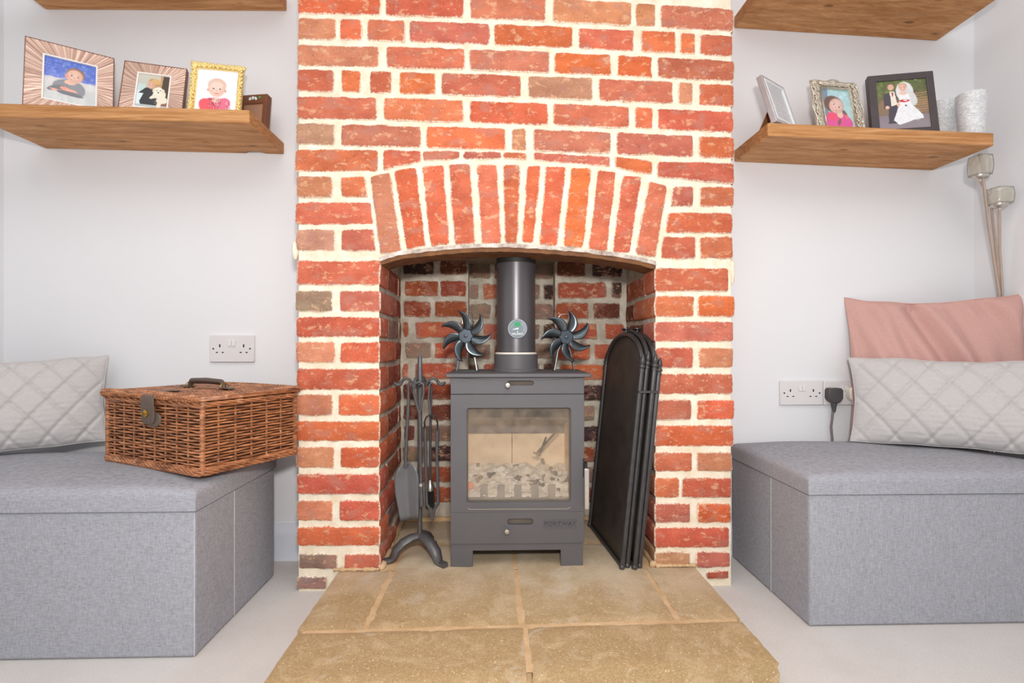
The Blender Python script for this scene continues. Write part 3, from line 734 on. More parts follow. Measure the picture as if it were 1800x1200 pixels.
text('PORTWAY', .0145, ST, simple('name_letters', (62, 60, 62), .5), ((nx0 + nx1) / 2, SY - .0004, sp(0, 930).z), width=(nx1 - nx0) * .96)

# flue pipe with rope seal, collar and thermometer
FX, FY = at(907, 560, .135).x, .135; fr_ = .0565
FL = thing('flue_pipe', (FX, FY, ztop), 'dark grey cylindrical flue pipe rising from the stove top', 'flue')
zc = at(0, 623, FY - fr_).z
MB().lathe([(.068, ztop), (.068, ztop + .004), (.064, ztop + .008), (.063, zc - .002), (.060, zc)], (FX, FY, 0), n=48).build('collar', M['stove'], FL)
MB().lathe([(.0615, zc), (.0615, zc + .002), (.058, zc + .005), (.055, zc + .005)], (FX, FY, 0), n=48).build('rope_seal', M['cream'], FL)
MB().lathe([(fr_, zc + .003), (fr_, .931)], (FX, FY, 0), n=64).build('pipe', M['flue'], FL)
MB().lathe([(fr_ + .001, at(0, 455.5, FY - fr_).z), (fr_ + .001, .9315)], (FX, FY, 0), n=64).build('top_band', M['black'], FL)
# ---- painter for flat prints: vertex colours on a fine sheet
class Canvas:
    def __init__(s, w, h, bg_): s.w, s.h = w, h; s.a = np.zeros((h, w, 3)); s.a[:] = bg_; s.Y, s.X = np.mgrid[0:h, 0:w]; s.X = s.X / (w - 1); s.Y = s.Y / (h - 1)
    def put(s, mask, c): s.a += (np.array(c) - s.a) * mask[..., None]; return s
    def ell(s, cx, cy, rx, ry, c, rot=0, soft=.12):
        dx, dy = s.X - cx, s.Y - cy; asp = s.h / s.w; dy = dy * asp; ry = ry * asp
        u = dx * cos(rot) + dy * sin(rot); v = -dx * sin(rot) + dy * cos(rot)
        d = np.sqrt((u / rx) ** 2 + (v / ry) ** 2); return s.put(np.clip((1 - d) / soft + .5, 0, 1), c)
    def poly(s, pts, c):
        inside = np.zeros_like(s.X, bool); n = len(pts)
        for i in range(n):
            (x1, y1), (x2, y2) = pts[i], pts[(i + 1) % n]
            if y1 == y2: continue
            cond = ((s.Y < y1) != (s.Y < y2)); xi = (x2 - x1) * (s.Y - y1) / (y2 - y1) + x1; inside ^= cond & (s.X < xi)
        return s.put(inside.astype(float), c)
    def grad(s, c0, c1, y0=0, y1=1):
        t = np.clip((s.Y - y0) / (y1 - y0), 0, 1)[..., None]; m_ = ((s.Y >= y0) & (s.Y <= y1))[..., None]
        s.a = np.where(m_, np.array(c0) * (1 - t) + np.array(c1) * t, s.a); return s
    def spots(s, n, c, y0, y1, r0, r1, al=.6, x0=0, x1=1):
        for _ in range(n):
            cx, cy, r = random.uniform(x0, x1), random.uniform(y0, y1), random.uniform(r0, r1)
            d = np.sqrt((s.X - cx) ** 2 + ((s.Y - cy) * s.h / s.w) ** 2) / r; s.put(np.clip(1.2 - d, 0, 1) * al, c)
        return s
def print_mesh(name, cv, fn, mat, parent, pic=False):
    """fn(u,v)->3-D with v=0 at the top of the picture"""
    if pic:   # the lower part of each picture is behind the shelf edge
        idx = np.clip((np.arange(cv.h) / .9).astype(int), 0, cv.h - 1); cv.a = cv.a[idx]
    vs = [fn(i / (cv.w - 1), j / (cv.h - 1)) for j in range(cv.h) for i in range(cv.w)]
    fs = [(j * cv.w + i, (j + 1) * cv.w + i, (j + 1) * cv.w + i + 1, j * cv.w + i + 1) for j in range(cv.h - 1) for i in range(cv.w - 1)]
    me = bpy.data.meshes.new(name); me.from_pydata([tuple(v) for v in vs], [], fs)
    a = np.clip(cv.a, 0, 255) / 255; l = np.where(a <= .04045, a / 12.92, ((a + .055) / 1.055) ** 2.4)
    rgba = np.ones((cv.h * cv.w, 4)); rgba[:, :3] = l.reshape(-1, 3)
    me.attributes.new('pc', 'FLOAT_COLOR', 'POINT').data.foreach_set('color', rgba.ravel()); return link(name, me, mat, parent)
tp = at(909.5, 577.5, FY - fr_); TR_ = .0275
TH = thing('flue_thermometer', (tp.x, tp.y - .002, tp.z - TR_), 'round silver stove thermometer with green wedge on the front of the flue pipe', 'thermometer')
MB().lathe([(TR_, 0), (TR_, .006), (TR_ - .0015, .0075), (TR_ - .003, .0075)], (tp.x, tp.y + .001, tp.z), (0, -1, 0), 48).build('case', M['dialcase'], TH)
cv = Canvas(90, 90, (128, 138, 146)); r = np.sqrt((cv.X - .5) ** 2 + (cv.Y - .5) ** 2); an = np.degrees(np.arctan2(cv.Y - .5, cv.X - .5))
cv.put(((r > .34) & (r < .345 + .02) & (an < 20) | (r < .01)).astype(float) * .4, (200, 208, 212))
cv.put(((r > .1) & (r < .36) & (an > -125) & (an < -58)).astype(float), (60, 160, 100)); cv.put(((r > .4) & (r < .43) & (an > -170) & (an < -100)).astype(float) * .7, (90, 160, 120))
cv.put(((r > .38) & (r < .44) & ((np.floor(an / 5) % 2) == 0) & (an > -60) & (an < 30)).astype(float) * .5, (210, 216, 220))
fyy = tp.y - .0068
def disc(u, v):
    x, y = (u - .5) * 2, (v - .5) * 2; R = TR_ - .003
    return V((tp.x + R * x * sqrt(max(0, 1 - y * y / 2)), fyy, tp.z - R * y * sqrt(max(0, 1 - x * x / 2))))
# sample the canvas at the disc positions so that the artwork stays round
X2 = (cv.X - .5) * 2; Y2 = (cv.Y - .5) * 2; xi = X2 * np.sqrt(1 - Y2 ** 2 / 2); yi = Y2 * np.sqrt(1 - X2 ** 2 / 2)
cv.a = cv.a[np.clip(((yi + 1) / 2 * 89).round().astype(int), 0, 89), np.clip(((xi + 1) / 2 * 89).round().astype(int), 0, 89)]
print_mesh('dial', cv, disc, M['dial'], TH)
nd = V((tp.x, fyy - .0008, tp.z)); MB().prism([(.003, -.0015), (.002, .003), (-.0165, -.0035)], lambda u, v, d: nd + V((u, d, v)), 0, .0004).build('needle', M['white'], TH, smooth=0)
text('VALIANT', .0092, TH, M['white'], (tp.x, fyy - .0004, tp.z - .0150), ext=.0002, width=.033)
MB().lathe([(.0011, 0), (.0011, .0003)], (tp.x, fyy - .0003, tp.z - .007), (0, -1, 0), 10).bb(tp.x - .0005, tp.x + .0005, fyy - .0006, fyy - .0003, tp.z - .0115, tp.z - .007).build('flame_mark', M['white'], TH)

# ------------------------------------------------------------------ stove fans
def fan(px, py, Y, rot0, label, tiltz):
    c = at(px, py, Y); bx = at(px + (3 if px < 900 else -1), 0, Y + .04).x
    T = thing('stove_fan', (c.x, Y + .035, ztop), label, 'fan', 'heat powered fans on the stove top')
    def Rz(p): return c + Matrix.Rotation(tiltz, 3, 'Z') @ (V(p))
    ax = Matrix.Rotation(tiltz, 3, 'Z') @ V((0, -1, 0))
    MB().lathe([(.0195, 0), (.0205, .001), (.0205, .0035), (.019, .005), (.0055, .005), (.005, .011), (.003, .012)], c, ax, 28).build('hub', M['fanhub'], T)
    for k in range(7):
        a0 = rot0 + 2 * pi * k / 7
        def bl(u, v):
            r = lerp(.017, .073, u); wid = .0125 * (sin(pi * min(1, (u * .86 + .14))) ** .6) * (1 if u < .98 else .6); wid = max(wid, .004)
            an = a0 + .55 * u * u - .12 * u; s = (v - .5) * 2
            p = V((cos(an) * r, 0, sin(an) * r)); tdir = V((-sin(an), 0, cos(an)))
            return Rz(p + tdir * (s * wid) + V((0, -.003 + s * wid * .55 - .004 * (1 - s * s), 0)))
        MB().grid(bl, 12, 6).build('blade', M['fan'], T, smooth=180, solid=.0008)
    # body: motor, upright block, cooling fins, arched top, A legs and foot plate
    fy0 = .012; zb_ = ztop - c.z
    def bx_(mm, x0, x1, y0, y1, z0, z1):
        mm.box(Rz(((x0 + x1) / 2, (y0 + y1) / 2, (z0 + z1) / 2)), (x1 - x0, y1 - y0, z1 - z0), Matrix.Rotation(tiltz, 3, 'Z')); return mm
    MB().lathe([(.010, 0), (.010, .022)], Rz((0, .002, 0)), -ax, 16).build('motor', M['chrome'], T)
    mm = MB()
    for s in (-1, 1):
        for j in range(3):
            x = s * (.014 + .011 * j); mm.tube([Rz((x * .45, .036, -.01)), Rz((x * .8, .036, .018)), Rz((x * 1.25, .036, .044 - .004 * j))], .0016, 4, flat=6, fdir=(1, 0, 0))
    mm.build('cooling_fins', M['fan'], T)
    bx_(MB(), -.012, .012, .026, .034, -.03, .03).build('core_block', M['fan'], T, bevel=.001)
    for s in (-1, 1):
        MB().tube([Rz((s * .008, .028, -.02)), Rz((s * .018, .026, -.04)), Rz((s * .029, .022, zb_ + .002))], .0026, 6, flat=2.2, fdir=(1, 0, 0)).build('leg', M['fan'], T)
    bx_(MB(), -.030, .030, .012, .05, zb_, zb_ + .003).build('foot_plate', M['fan'], T, bevel=.0008)
    MB().tube([Rz((-.014, .03, .035)), Rz((-.014, .03, .06)), Rz((-.005, .03, .066)), Rz((.008, .03, .066)), Rz((.014, .03, .062)), Rz((.014, .03, .04))], .0012, 6, flat=2.5).build('carry_handle', M['chrome'], T)
fan(819, 590, .088, radians(82), 'seven bladed dark metal fan on the stove top left of the flue', radians(-4))
fan(995, 592, .088, radians(58), 'seven bladed dark metal fan on the stove top right of the flue', radians(6))

# ------------------------------------------------------------------ fireside tool stand and its tools
TX, TY = at(738, 900, .075).x, .075
TS = thing('fireside_tool_stand', (TX, TY, HZ), 'black wrought iron tool stand with three arched feet left of the stove', 'tool stand')
def tp_(px, py, y=TY): return at(px, py, y)
zbase = tp_(0, 948).z
def foot(dx, dy, L):
    d = V((dx, dy, 0)).normalized(); c = V((TX, TY, 0)); pts = []
    for t, z in ((0, zbase - .002), (.25, zbase - .004), (.5, zbase - .014), (.7, zbase - .03), (.8, HZ + .012), (.86, HZ + .006), (1, HZ + .0055)):
        pts.append(c + d * (L * t) + V((0, 0, z)))
    MB().tube(pts, [.010, .012, .013, .013, .011, .008, .0065], 8, flat=1.25).box(c + d * (L * 1.0) + V((0, 0, HZ + .0065)), (.022, .016, .012), Matrix.Rotation(atan2(d.y, d.x), 3, 'Z')).build('foot', M['iron'], TS, smooth=50)
foot(.85, -.75, .095); foot(-1, -.42, .092); foot(.35, 1, .08)
MB().tube([V((TX, TY, zbase - .004)), V((TX, TY, tp_(0, 690).z))], .0065, 10).build('pole', M['iron'], TS)
MB().tube([V((TX, TY, tp_(0, y).z)) for y in (700, 690, 675, 650, 630, 621)], [.006, .010, .009, .0075, .006, .001], 10, flat=.7).build('finial', M['iron'], TS)
zh = tp_(0, 672).z
MB().lathe([(.012, zh - .012), (.017, zh - .008), (.017, zh - .004), (.011, zh)], (TX, TY, 0), n=16).build('hook_ring', M['iron'], TS)
for s, dy in ((-1, -.1), (1, .1), (-.35, -1), (.35, 1)):
    d = V((s, dy, 0)).normalized(); L = 1 if abs(s) == 1 else .6
    MB().tube([V((TX, TY, zh - .010)) + d * (x * L) + V((0, 0, z)) for x, z in ((.008, -.006), (.018, .003), (.028, .016), (.038, .020), (.047, .014), (.053, .003), (.062, .001), (.071, .008))],
              [.004, .004, .004, .004, .004, .005, .006, .003], 8, flat=1.3).build('hook', M['iron'], TS)
# shovel
sy = TY - .022
SH = thing('fireside_shovel', tuple(tp_(714, 917, sy)), 'grey flat bladed fireside shovel hanging on the left of the tool stand', 'shovel')
P = lambda px, py, y=sy: at(px, py, y)
MB().tube([P(727, 690), P(725, 673), P(721, 669), P(718, 676), P(718, 700), P(717, 725), P(715, 760), P(713, 800), P(713, 822)], [.0035, .0035, .0035, .0035, .004, .005, .0045, .0045, .005], 8).build('shaft', M['iron'], SH)
def blade(u, v):
    W = [(715, 720, 812), (700, 731, 822), (693, 736, 838), (694, 737, 865), (699, 736, 890), (703.5, 735.5, 914)]
    k = v * 5; i = min(4, int(k)); t = k - i; l_ = lerp(W[i][0], W[i + 1][0], t); r_ = lerp(W[i][1], W[i + 1][1], t); y = lerp(W[i][2], W[i + 1][2], t) + (4 * (1 - u) - 3) * v
    return P(lerp(l_, r_, u), y, sy + .006 - .012 * abs(u - .5) * 2 * min(1, v * 3 + .2) + .01 * v)
MB().grid(blade, 10, 16, True).build('blade', simple('shovel_steel', (112, 114, 118), .42, .4, var=.06, nscale=14), SH, smooth=180, solid=.002)
# tongs
ty = TY - .02
TG = thing('fire_tongs', tuple(at(757, 918, ty)), 'black iron fire tongs with a broad sprung bow hanging right of the stand pole', 'tongs')
P = lambda px, py, y=ty: at(px, py, y)
MB().tube([P(747, 752), P(746, 742), P(749, 733), P(757, 728), P(765, 732), P(769, 742), P(769, 756)], .0022, 8, flat=4.5, fdir=(0, 0, 1)).build('bow', M['iron'], TG)
for pts in ([(747, 750), (748, 800), (749, 860), (750, 885), (757, 896), (759, 915)], [(769, 753), (768, 800), (770, 860), (770, 885), (763, 896), (760, 915)]):
    MB().tube([P(*q) for q in pts], [.0055, .0045, .0042, .0045, .0042, .0025], 8).build('arm', M['iron'], TG)
MB().tube([P(757, 729), P(753, 700), P(755, 676, TY), P(760, 672, TY + .004)], .003, 8).build('hanging_loop', M['iron'], TG)
# poker
PK = thing('fire_poker', tuple(at(742, 892, TY - .035)), 'black iron poker with a forked loop handle hanging in front of the stand pole', 'poker')
py_ = TY - .032; P = lambda px, py, y=py_: at(px, py, y)
MB().tube([P(738, 730), P(731, 705), P(727, 688), P(730, 674), P(737, 671), P(744, 675), P(745, 690), P(741, 708), P(738, 730)], .0036, 8).build('handle', M['iron'], PK)
MB().tube([P(738, 728), P(739, 780), P(740, 850)], [.005, .0042, .004], 8).tube([P(740, 853), P(741, 880), P(741, 890)], [.006, .006, .005], 8).build('shaft', M['iron'], PK)
MB().tube([P(740, 849), P(740, 854)], .0068, 12).build('collar_ring', M['chrome'], PK)
# brush
BR = thing('hearth_brush', tuple(at(757, 905, TY + .03)), 'short black hearth brush hanging behind the fire tongs', 'brush')
P = lambda px, py, y=TY + .03: at(px, py, y)
MB().tube([P(752, 676), P(756, 672), P(759, 680), P(757, 720), P(756, 845)], [.003, .003, .003, .0035, .004], 8).build('handle', M['iron'], BR)
MB().lathe([(.004, 0), (.008, -.008), (.013, -.022), (.013, -.030)], P(756, 843), n=16).build('ferrule', M['chrome'], BR)
m = MB(); pc_ = P(756, 860)
for i in range(60):
    a, r = random.uniform(0, 6.28), random.uniform(0, .011); m.tube([pc_ + V((cos(a) * r, sin(a) * r, .003)), pc_ + V((cos(a) * r * 1.35, sin(a) * r * 1.35, -.055 + random.uniform(-.006, .01)))], .0011, 3)
m.build('bristles', M['black'], BR, smooth=0)['kind'] = 'stuff'

# ------------------------------------------------------------------ folded fire screen
FS = thing('fire_screen', (.33, .15, HZ), 'black folding fire screen with arched mesh panels leaning right of the stove', 'fire screen')
def leaf(k, off, z_lift, y0, y1, hs):
    """panel in a leaning plane; s runs front to back, h up"""
    bx0, bx1 = .328 + off, .300 + off; tx = .058
    def Q(s, h, d=0):
        t = h / .58; x = lerp(bx0, bx1, s) + tx * t + d; return V((x, lerp(y0, y1, s), HZ + .002 + h))
    Wd = y1 - y0; R = Wd / 2; H = hs - R * .62
    outline = [(0, .0)] + [(0, H)] + [(.5 - .5 * cos(a), H + R * .62 * sin(a)) for a in [pi * i / 20 for i in range(1, 20)]] + [(1, H)] + [(1, 0)]
    pn = bpy.data.objects.new('screen_panel', None)
    m = MB(); n = 24
    m.grid(lambda u, v: Q(u, lerp(.006, H + R * .62 * sqrt(max(0, 1 - (2 * u - 1) ** 2)) - .003, v), .002), 24, 12)
    pn = m.build('screen_panel', M['screen'], FS, smooth=180, solid=.002)
    MB().tube([Q(s, h) for s, h in outline], .0065 if True else 0, 8).build('panel_frame', M['screen_frame'], pn)
    MB().tube([Q(0, .004), Q(1, .004)], .005, 8).build('bottom_rail', M['screen_frame'], pn)
    for s in (0, 1):
        p = Q(s, H)
        up = (Q(s, H + .05) - p).normalized()
        MB().lathe([(.0075, -.004), (.008, 0), (.0055, .004), (.009, .008), (.009, .011), (.005, .016), (.0075, .022), (.005, .034), (.002, .042)], p, up, 12).build('finial', M['screen_frame'], pn)
        MB().lathe([(.0045, 0), (.008, .003), (.008, .009), (.0055, .012)], Q(s, -.0015), (0, 0, 1), 10).build('foot', M['screen_frame'], pn)
leaf(0, 0, 0, -.016, .30, .622); leaf(1, .0165, 0, -.006, .305, .628); leaf(2, .033, 0, -.018, .29, .622); leaf(3, .049, 0, -.008, .30, .61)
m = MB()
for kk in (0, 2):
    t = V((.328 + .0165 * kk + .0075 - .014 + .058, .145, HZ + .636)); m.lathe([(.004, -.012), (.004, 0), (.012, .003), (.012, .006)], t, n=10); m.lathe([(.004, -.012), (.004, 0), (.012, .003)], t + V((0, .022, 0)), n=10)
m.build('carry_handle', M['screen_frame'], FS)
MB().bb(.37, .42, -.026, -.020, .522, .528).build('hinge_link', M['screen_frame'], FS)

# ------------------------------------------------------------------ shelves
def board(name, xs, ys, zb, th, tilt, label, notch=None):
    x0, x1 = xs; y0, y1 = ys; zl_, zr_ = zb
    n = 40; out = [(x0, y0), (x1, y0), (x1, y1)]
    if notch: a, b, dp = notch; out += [(b, y1), (b - .012, y1 - dp), (a + .004, y1 - dp * .8), (a, y1)]
    out += [(x0, y1)]
    m = MB(); m.prism(out, lambda u, v, d: V((u, v, lerp(zl_, zr_, (u - x0) / (x1 - x0)) + d)), 0, th)
    o = m.build(name, M['wood'], loc=((x0 + x1) / 2, y1, (zl_ + zr_) / 2), bevel=.004, seg=3, smooth=35); tag(o, label, 'shelf', 'floating wooden shelves'); return o
GP = 'floating wooden shelves'
board('wooden_shelf', (-1.354, -.648), (-.007, YW), (1.236, 1.226), .0355, 0, 'lower left floating shelf, thick pine board carrying pink and gold photo frames', (-.757, -.700, .018))
board('wooden_shelf', (-1.354, -.640), (-.007, YW), (1.652, 1.660), .036, 0, 'upper left floating shelf, thick pine board cut off by the top of the picture')
board('wooden_shelf', (.734, 1.366), (.012, YW), (1.217, 1.196), .036, 0, 'lower right floating shelf, thick pine board carrying silver and dark frames')
board('wooden_shelf', (.734, 1.380), (.0, YW), (1.632, 1.603), .036, 0, 'upper right floating shelf, thick knotty pine board above the wedding photo')
def zshL(x): return lerp(1.236, 1.226, (x + 1.354) / .706) + .0355
def zshR(x): return lerp(1.217, 1.196, (x - .734) / .632) + .036

# ------------------------------------------------------------------ photo frames
def atz(px, py, z):
    cx = (px - 900) / F; t = (z - CAMH) / (-(py - HOR) / F); return V(((cx * cos(YAW) + sin(YAW)) * t, -CAMD + (cos(YAW) - cx * sin(YAW)) * t, z))
def from_top(tl, tr, yl, yr, zf, lean, th=.014):
    a, b = at(*tl, yl), at(*tr, yr); e = V((b.x - a.x, b.y - a.y, 0)).normalized(); nn = V((e.y, -e.x, 0)); zb_ = (zf(a.x) + zf(b.x)) / 2
    h = ((a.z + b.z) / 2 - zb_ - th * sin(lean)) / cos(lean); sh = nn * (sin(lean) * h); return Fr((a + sh)[:2], (b + sh)[:2], zf, h, lean, th)
class Fr:
    """frame plane: base corners on the shelf, height h, leaning back by lean"""
    def __init__(s, bl, br, zf, h, lean, th=.014):
        dz = .0008 + th * sin(lean); s.a = V((bl[0], bl[1], zf(bl[0]) + dz)); s.b = V((br[0], br[1], zf(br[0]) + dz)); s.h = h
        e = s.b - s.a; s.w = e.length; s.e = e.normalized(); nn = V((s.e.y, -s.e.x, 0)).normalized()
        s.up = (V((0, 0, 1)) * cos(lean) - nn * sin(lean)).normalized(); s.n = s.e.cross(s.up)
    def P(s, u, v, d=0): return s.a + s.e * u + s.up * v + s.n * d
def photo_frame(F, name, label, bw, mat, pic, th=.014, mount=None, bws=None, parts=None, outer=True):
    bl_, br_, bb_, bt_ = bws or (bw,) * 4
    o = thing(name, tuple((F.a + F.b) / 2), label, 'photo frame', 'framed family photos on the shelves')
    if outer:
        ou = [(0, 0), (F.w, 0), (F.w, F.h), (0, F.h)]; inn = [(bl_, bb_), (F.w - br_, bb_), (F.w - br_, F.h - bt_), (bl_, F.h - bt_)]
        m = frame_with_hole(ou, inn, lambda u, v, d: F.P(u, v, d), .0, -th)
        fo = m.build('frame', mat, o, bevel=.0012, smooth=30)
        if mat is M['sun']:
            me = fo.data
    else: fo = None
    MB().raw([F.P(0.002, .002, -th), F.P(F.w - .002, .002, -th), F.P(F.w - .002, F.h - .002, -th), F.P(.002, F.h - .002, -th)], [(3, 2, 1, 0)]).build('backing', M['card'], o, smooth=0, solid=.001)
    u0, u1, v0, v1 = bl_ - .001, F.w - br_ + .001, bb_ - .001, F.h - bt_ + .001
    if mount:
        mt, mm_ = mount
        m = frame_with_hole([(u0, v0), (u1, v0), (u1, v1), (u0, v1)], [(u0 + mt, v0 + mt), (u1 - mt, v0 + mt), (u1 - mt, v1 - mt), (u0 + mt, v1 - mt)], lambda u, v, d: F.P(u, v, d), .0008, -.006)
        m.build('mount', mm_, o, smooth=30); u0 += mt; u1 -= mt; v0 += mt; v1 -= mt
    print_mesh('photograph', pic, lambda u, v: F.P(lerp(u0, u1, u), lerp(v1, v0, v), -.004), M['print'], o, pic=True)
    # easel strut behind
    mid = F.w / 2; top = F.h * .6
    p = F.P(mid, top, -th - .001); back = V((-F.n.x, -F.n.y, 0)).normalized(); q = p + back * (.35 * top); q.z = F.a.z + .0005
    q.y = min(q.y, YW - .004)
    MB().raw([p - F.e * .008, p + F.e * .008, q + F.e * .02, q - F.e * .02], [(0, 1, 2, 3)]).build('easel_strut', M['card'], o, smooth=0, solid=.002)
    return o, fo
SK = (238, 196, 176); SKs = (214, 160, 138)
def face(c, x, y, r, rot=0, skin=SK, eyes=(60, 52, 56), hair=None, hairc=None, smile=True):
    asp = c.w / c.h
    def R(dx, dy): return x + (dx * cos(rot) - dy * sin(rot)) * r, y + (dx * sin(rot) + dy * cos(rot)) * r * asp
    if hairc: hx, hy = R(0, -.36); c.ell(hx, hy, r * .95, r * asp * .98, hairc, rot)
    c.ell(x, y, r * .84, r * asp * 1.02, tuple(v * .93 for v in skin), rot, .2); gx, gy = R(-.12, -.05); c.ell(gx, gy, r * .62, r * asp * .78, skin, rot, .8)
    for s in (-1, 1):
        ex, ey = R(s * .34, -.05); c.ell(ex, ey, r * .15, r * asp * .09, (248, 240, 236), rot, .5); c.ell(ex, ey, r * .10, r * asp * .085, eyes, rot, .4)
        ex, ey = R(s * .37, -.33); c.ell(ex, ey, r * .19, r * asp * .04, tuple(v * .8 for v in skin), rot, .8)
        ex, ey = R(s * .5, .3); c.put(np.clip(1 - np.sqrt(((c.X - ex) / (r * .25)) ** 2 + ((c.Y - ey) / (r * asp * .25)) ** 2), 0, 1) * .4, (240, 150, 140))
    ex, ey = R(0, .22); c.ell(ex, ey, r * .1, r * asp * .08, tuple(v * .88 for v in skin), rot, .6)
    ex, ey = R(0, .56); c.ell(ex, ey, r * .3, r * asp * .08, (206, 120, 116), rot, .8)
    if smile: c.ell(ex, ey - .003, r * .2, r * asp * .035, (250, 240, 235), rot, .4)
def pic_child_blue():
    c = Canvas(92, 100, (90, 120, 210)); c.grad((84, 116, 206), (110, 130, 220), 0, .5).grad((214, 208, 214), (206, 214, 214), .5, 1)
    c.spots(60, (180, 200, 240), 0, .5, .01, .06, .35); c.spots(40, (70, 90, 190), 0, .5, .03, .09, .3); c.spots(60, (250, 250, 255), 0, .52, .003, .012, .8)
    c.spots(90, (228, 230, 228), .48, 1, .02, .09, .4); c.spots(60, (190, 198, 196), .75, 1, .01, .05, .25)
    c.ell(.46, .70, .30, .2, (138, 142, 150), -.05).ell(.3, .66, .14, .1, (146, 150, 158), -.7).ell(.62, .72, .17, .2, (146, 150, 158)).ell(.22, .76, .18, .06, (122, 126, 134), -.5)
    c.ell(.30, .83, .20, .035, (240, 178, 160), .15).ell(.4, .745, .1, .045, (236, 164, 146), .2).ell(.52, .77, .12, .035, (240, 178, 160), .1).ell(.5, .86, .26, .05, (120, 124, 132), .1)
    c.ell(.49, .56, .11, .06, SK); face(c, .58, .38, .19, .22, SK, hairc=(158, 110, 86)); c.ell(.42, .4, .035, .05, (236, 160, 140)); return c
def pic_dog():
    c = Canvas(84, 92, (214, 210, 196)); c.grad((206, 204, 190), (190, 200, 200), 0, 1); c.poly([(.78, 0), (1, 0), (1, .8), (.72, .8)], (84, 72, 62)); c.poly([(.7, 0), (.78, 0), (.72, .8), (.66, .7)], (198, 160, 120))
    c.poly([(0, .3), (.26, .3), (.2, .55), (0, .55)], (200, 222, 220)); c.poly([(0, .56), (.2, .56), (.3, 1), (0, 1)], (226, 240, 244)); c.poly([(.8, .7), (1, .7), (1, 1), (.75, 1)], (150, 100, 84))
    c.poly([(.04, .62), (.26, .42), (.5, .40), (.74, .5), (.8, 1), (.14, 1), (.1, .9), (.2, .62)], (62, 64, 70))
    c.ell(.50, .26, .19, .17, (196, 152, 112)); face(c, .42, .32, .15, -.1, (226, 186, 160)); c.ell(.56, .19, .15, .09, (222, 180, 124), .3)
    for x, y, rx, ry, ro in ((.60, .62, .1, .14, .5), (.74, .62, .17, .17, 0), (.5, .72, .11, .05, -.6), (.78, .82, .16, .1, 0), (.72, .95, .07, .09, .2), (.9, .8, .07, .1, 0)): c.ell(x, y, rx, ry, (240, 234, 216), ro)
    c.ell(.66, .5, .17, .13, (246, 240, 224)).ell(.52, .5, .05, .07, (236, 228, 206)).ell(.81, .5, .05, .08, (236, 228, 206)); c.ell(.62, .48, .018, .016, (50, 44, 40)).ell(.72, .48, .018, .016, (50, 44, 40)).ell(.665, .55, .03, .024, (60, 50, 46))
    c.spots(40, (226, 218, 196), .45, .95, .01, .03, .3, .52, .9); return c
def pic_baby():
    c = Canvas(84, 100, (238, 242, 250)); c.grad((240, 244, 252), (246, 248, 252), 0, 1)
    c.ell(.46, .92, .36, .2, (232, 84, 104)).ell(.24, .88, .14, .13, (238, 92, 104), -.4).ell(.68, .86, .16, .16, (240, 110, 140), .5)
    c.ell(.50, .78, .10, .06, SK); c.spots(70, (110, 60, 76), .72, .98, .006, .022, .8, .34, .62); c.spots(45, (250, 225, 230), .72, .98, .005, .016, .9, .34, .62); c.spots(40, (120, 70, 90), .78, 1, .006, .02, .8, .74, .86); c.spots(30, (250, 225, 230), .78, 1, .006, .016, .9, .74, .86)
    c.ell(.29, .52, .03, .04, SKs).ell(.70, .52, .03, .04, SKs); c.ell(.495, .39, .225, .18, (222, 190, 174)); face(c, .495, .49, .235, 0, (240, 204, 188), smile=False); c.ell(.495, .39, .15, .08, (242, 208, 194)); return c
def pic_girl():
    c = Canvas(72, 92, (160, 200, 208)); c.grad((168, 208, 216), (190, 218, 220), 0, 1); c.poly([(0, 0), (.28, 0), (.18, 1), (0, 1)], (130, 148, 166)); c.spots(25, (220, 240, 240), 0, .5, .03, .1, .4, .4, 1)
    c.ell(.42, .42, .32, .24, (118, 92, 84), .5).ell(.75, .7, .08, .14, (130, 104, 92), -.2); c.ell(.5, .92, .46, .28, (226, 96, 160)).ell(.3, .76, .16, .12, (238, 92, 124)); c.ell(.58, .70, .1, .09, SK)
    face(c, .50, .46, .27, .5, (232, 194, 184)); c.ell(.52, .9, .05, .1, (140, 100, 90), .3).ell(.8, .75, .05, .06, (236, 120, 130)); return c
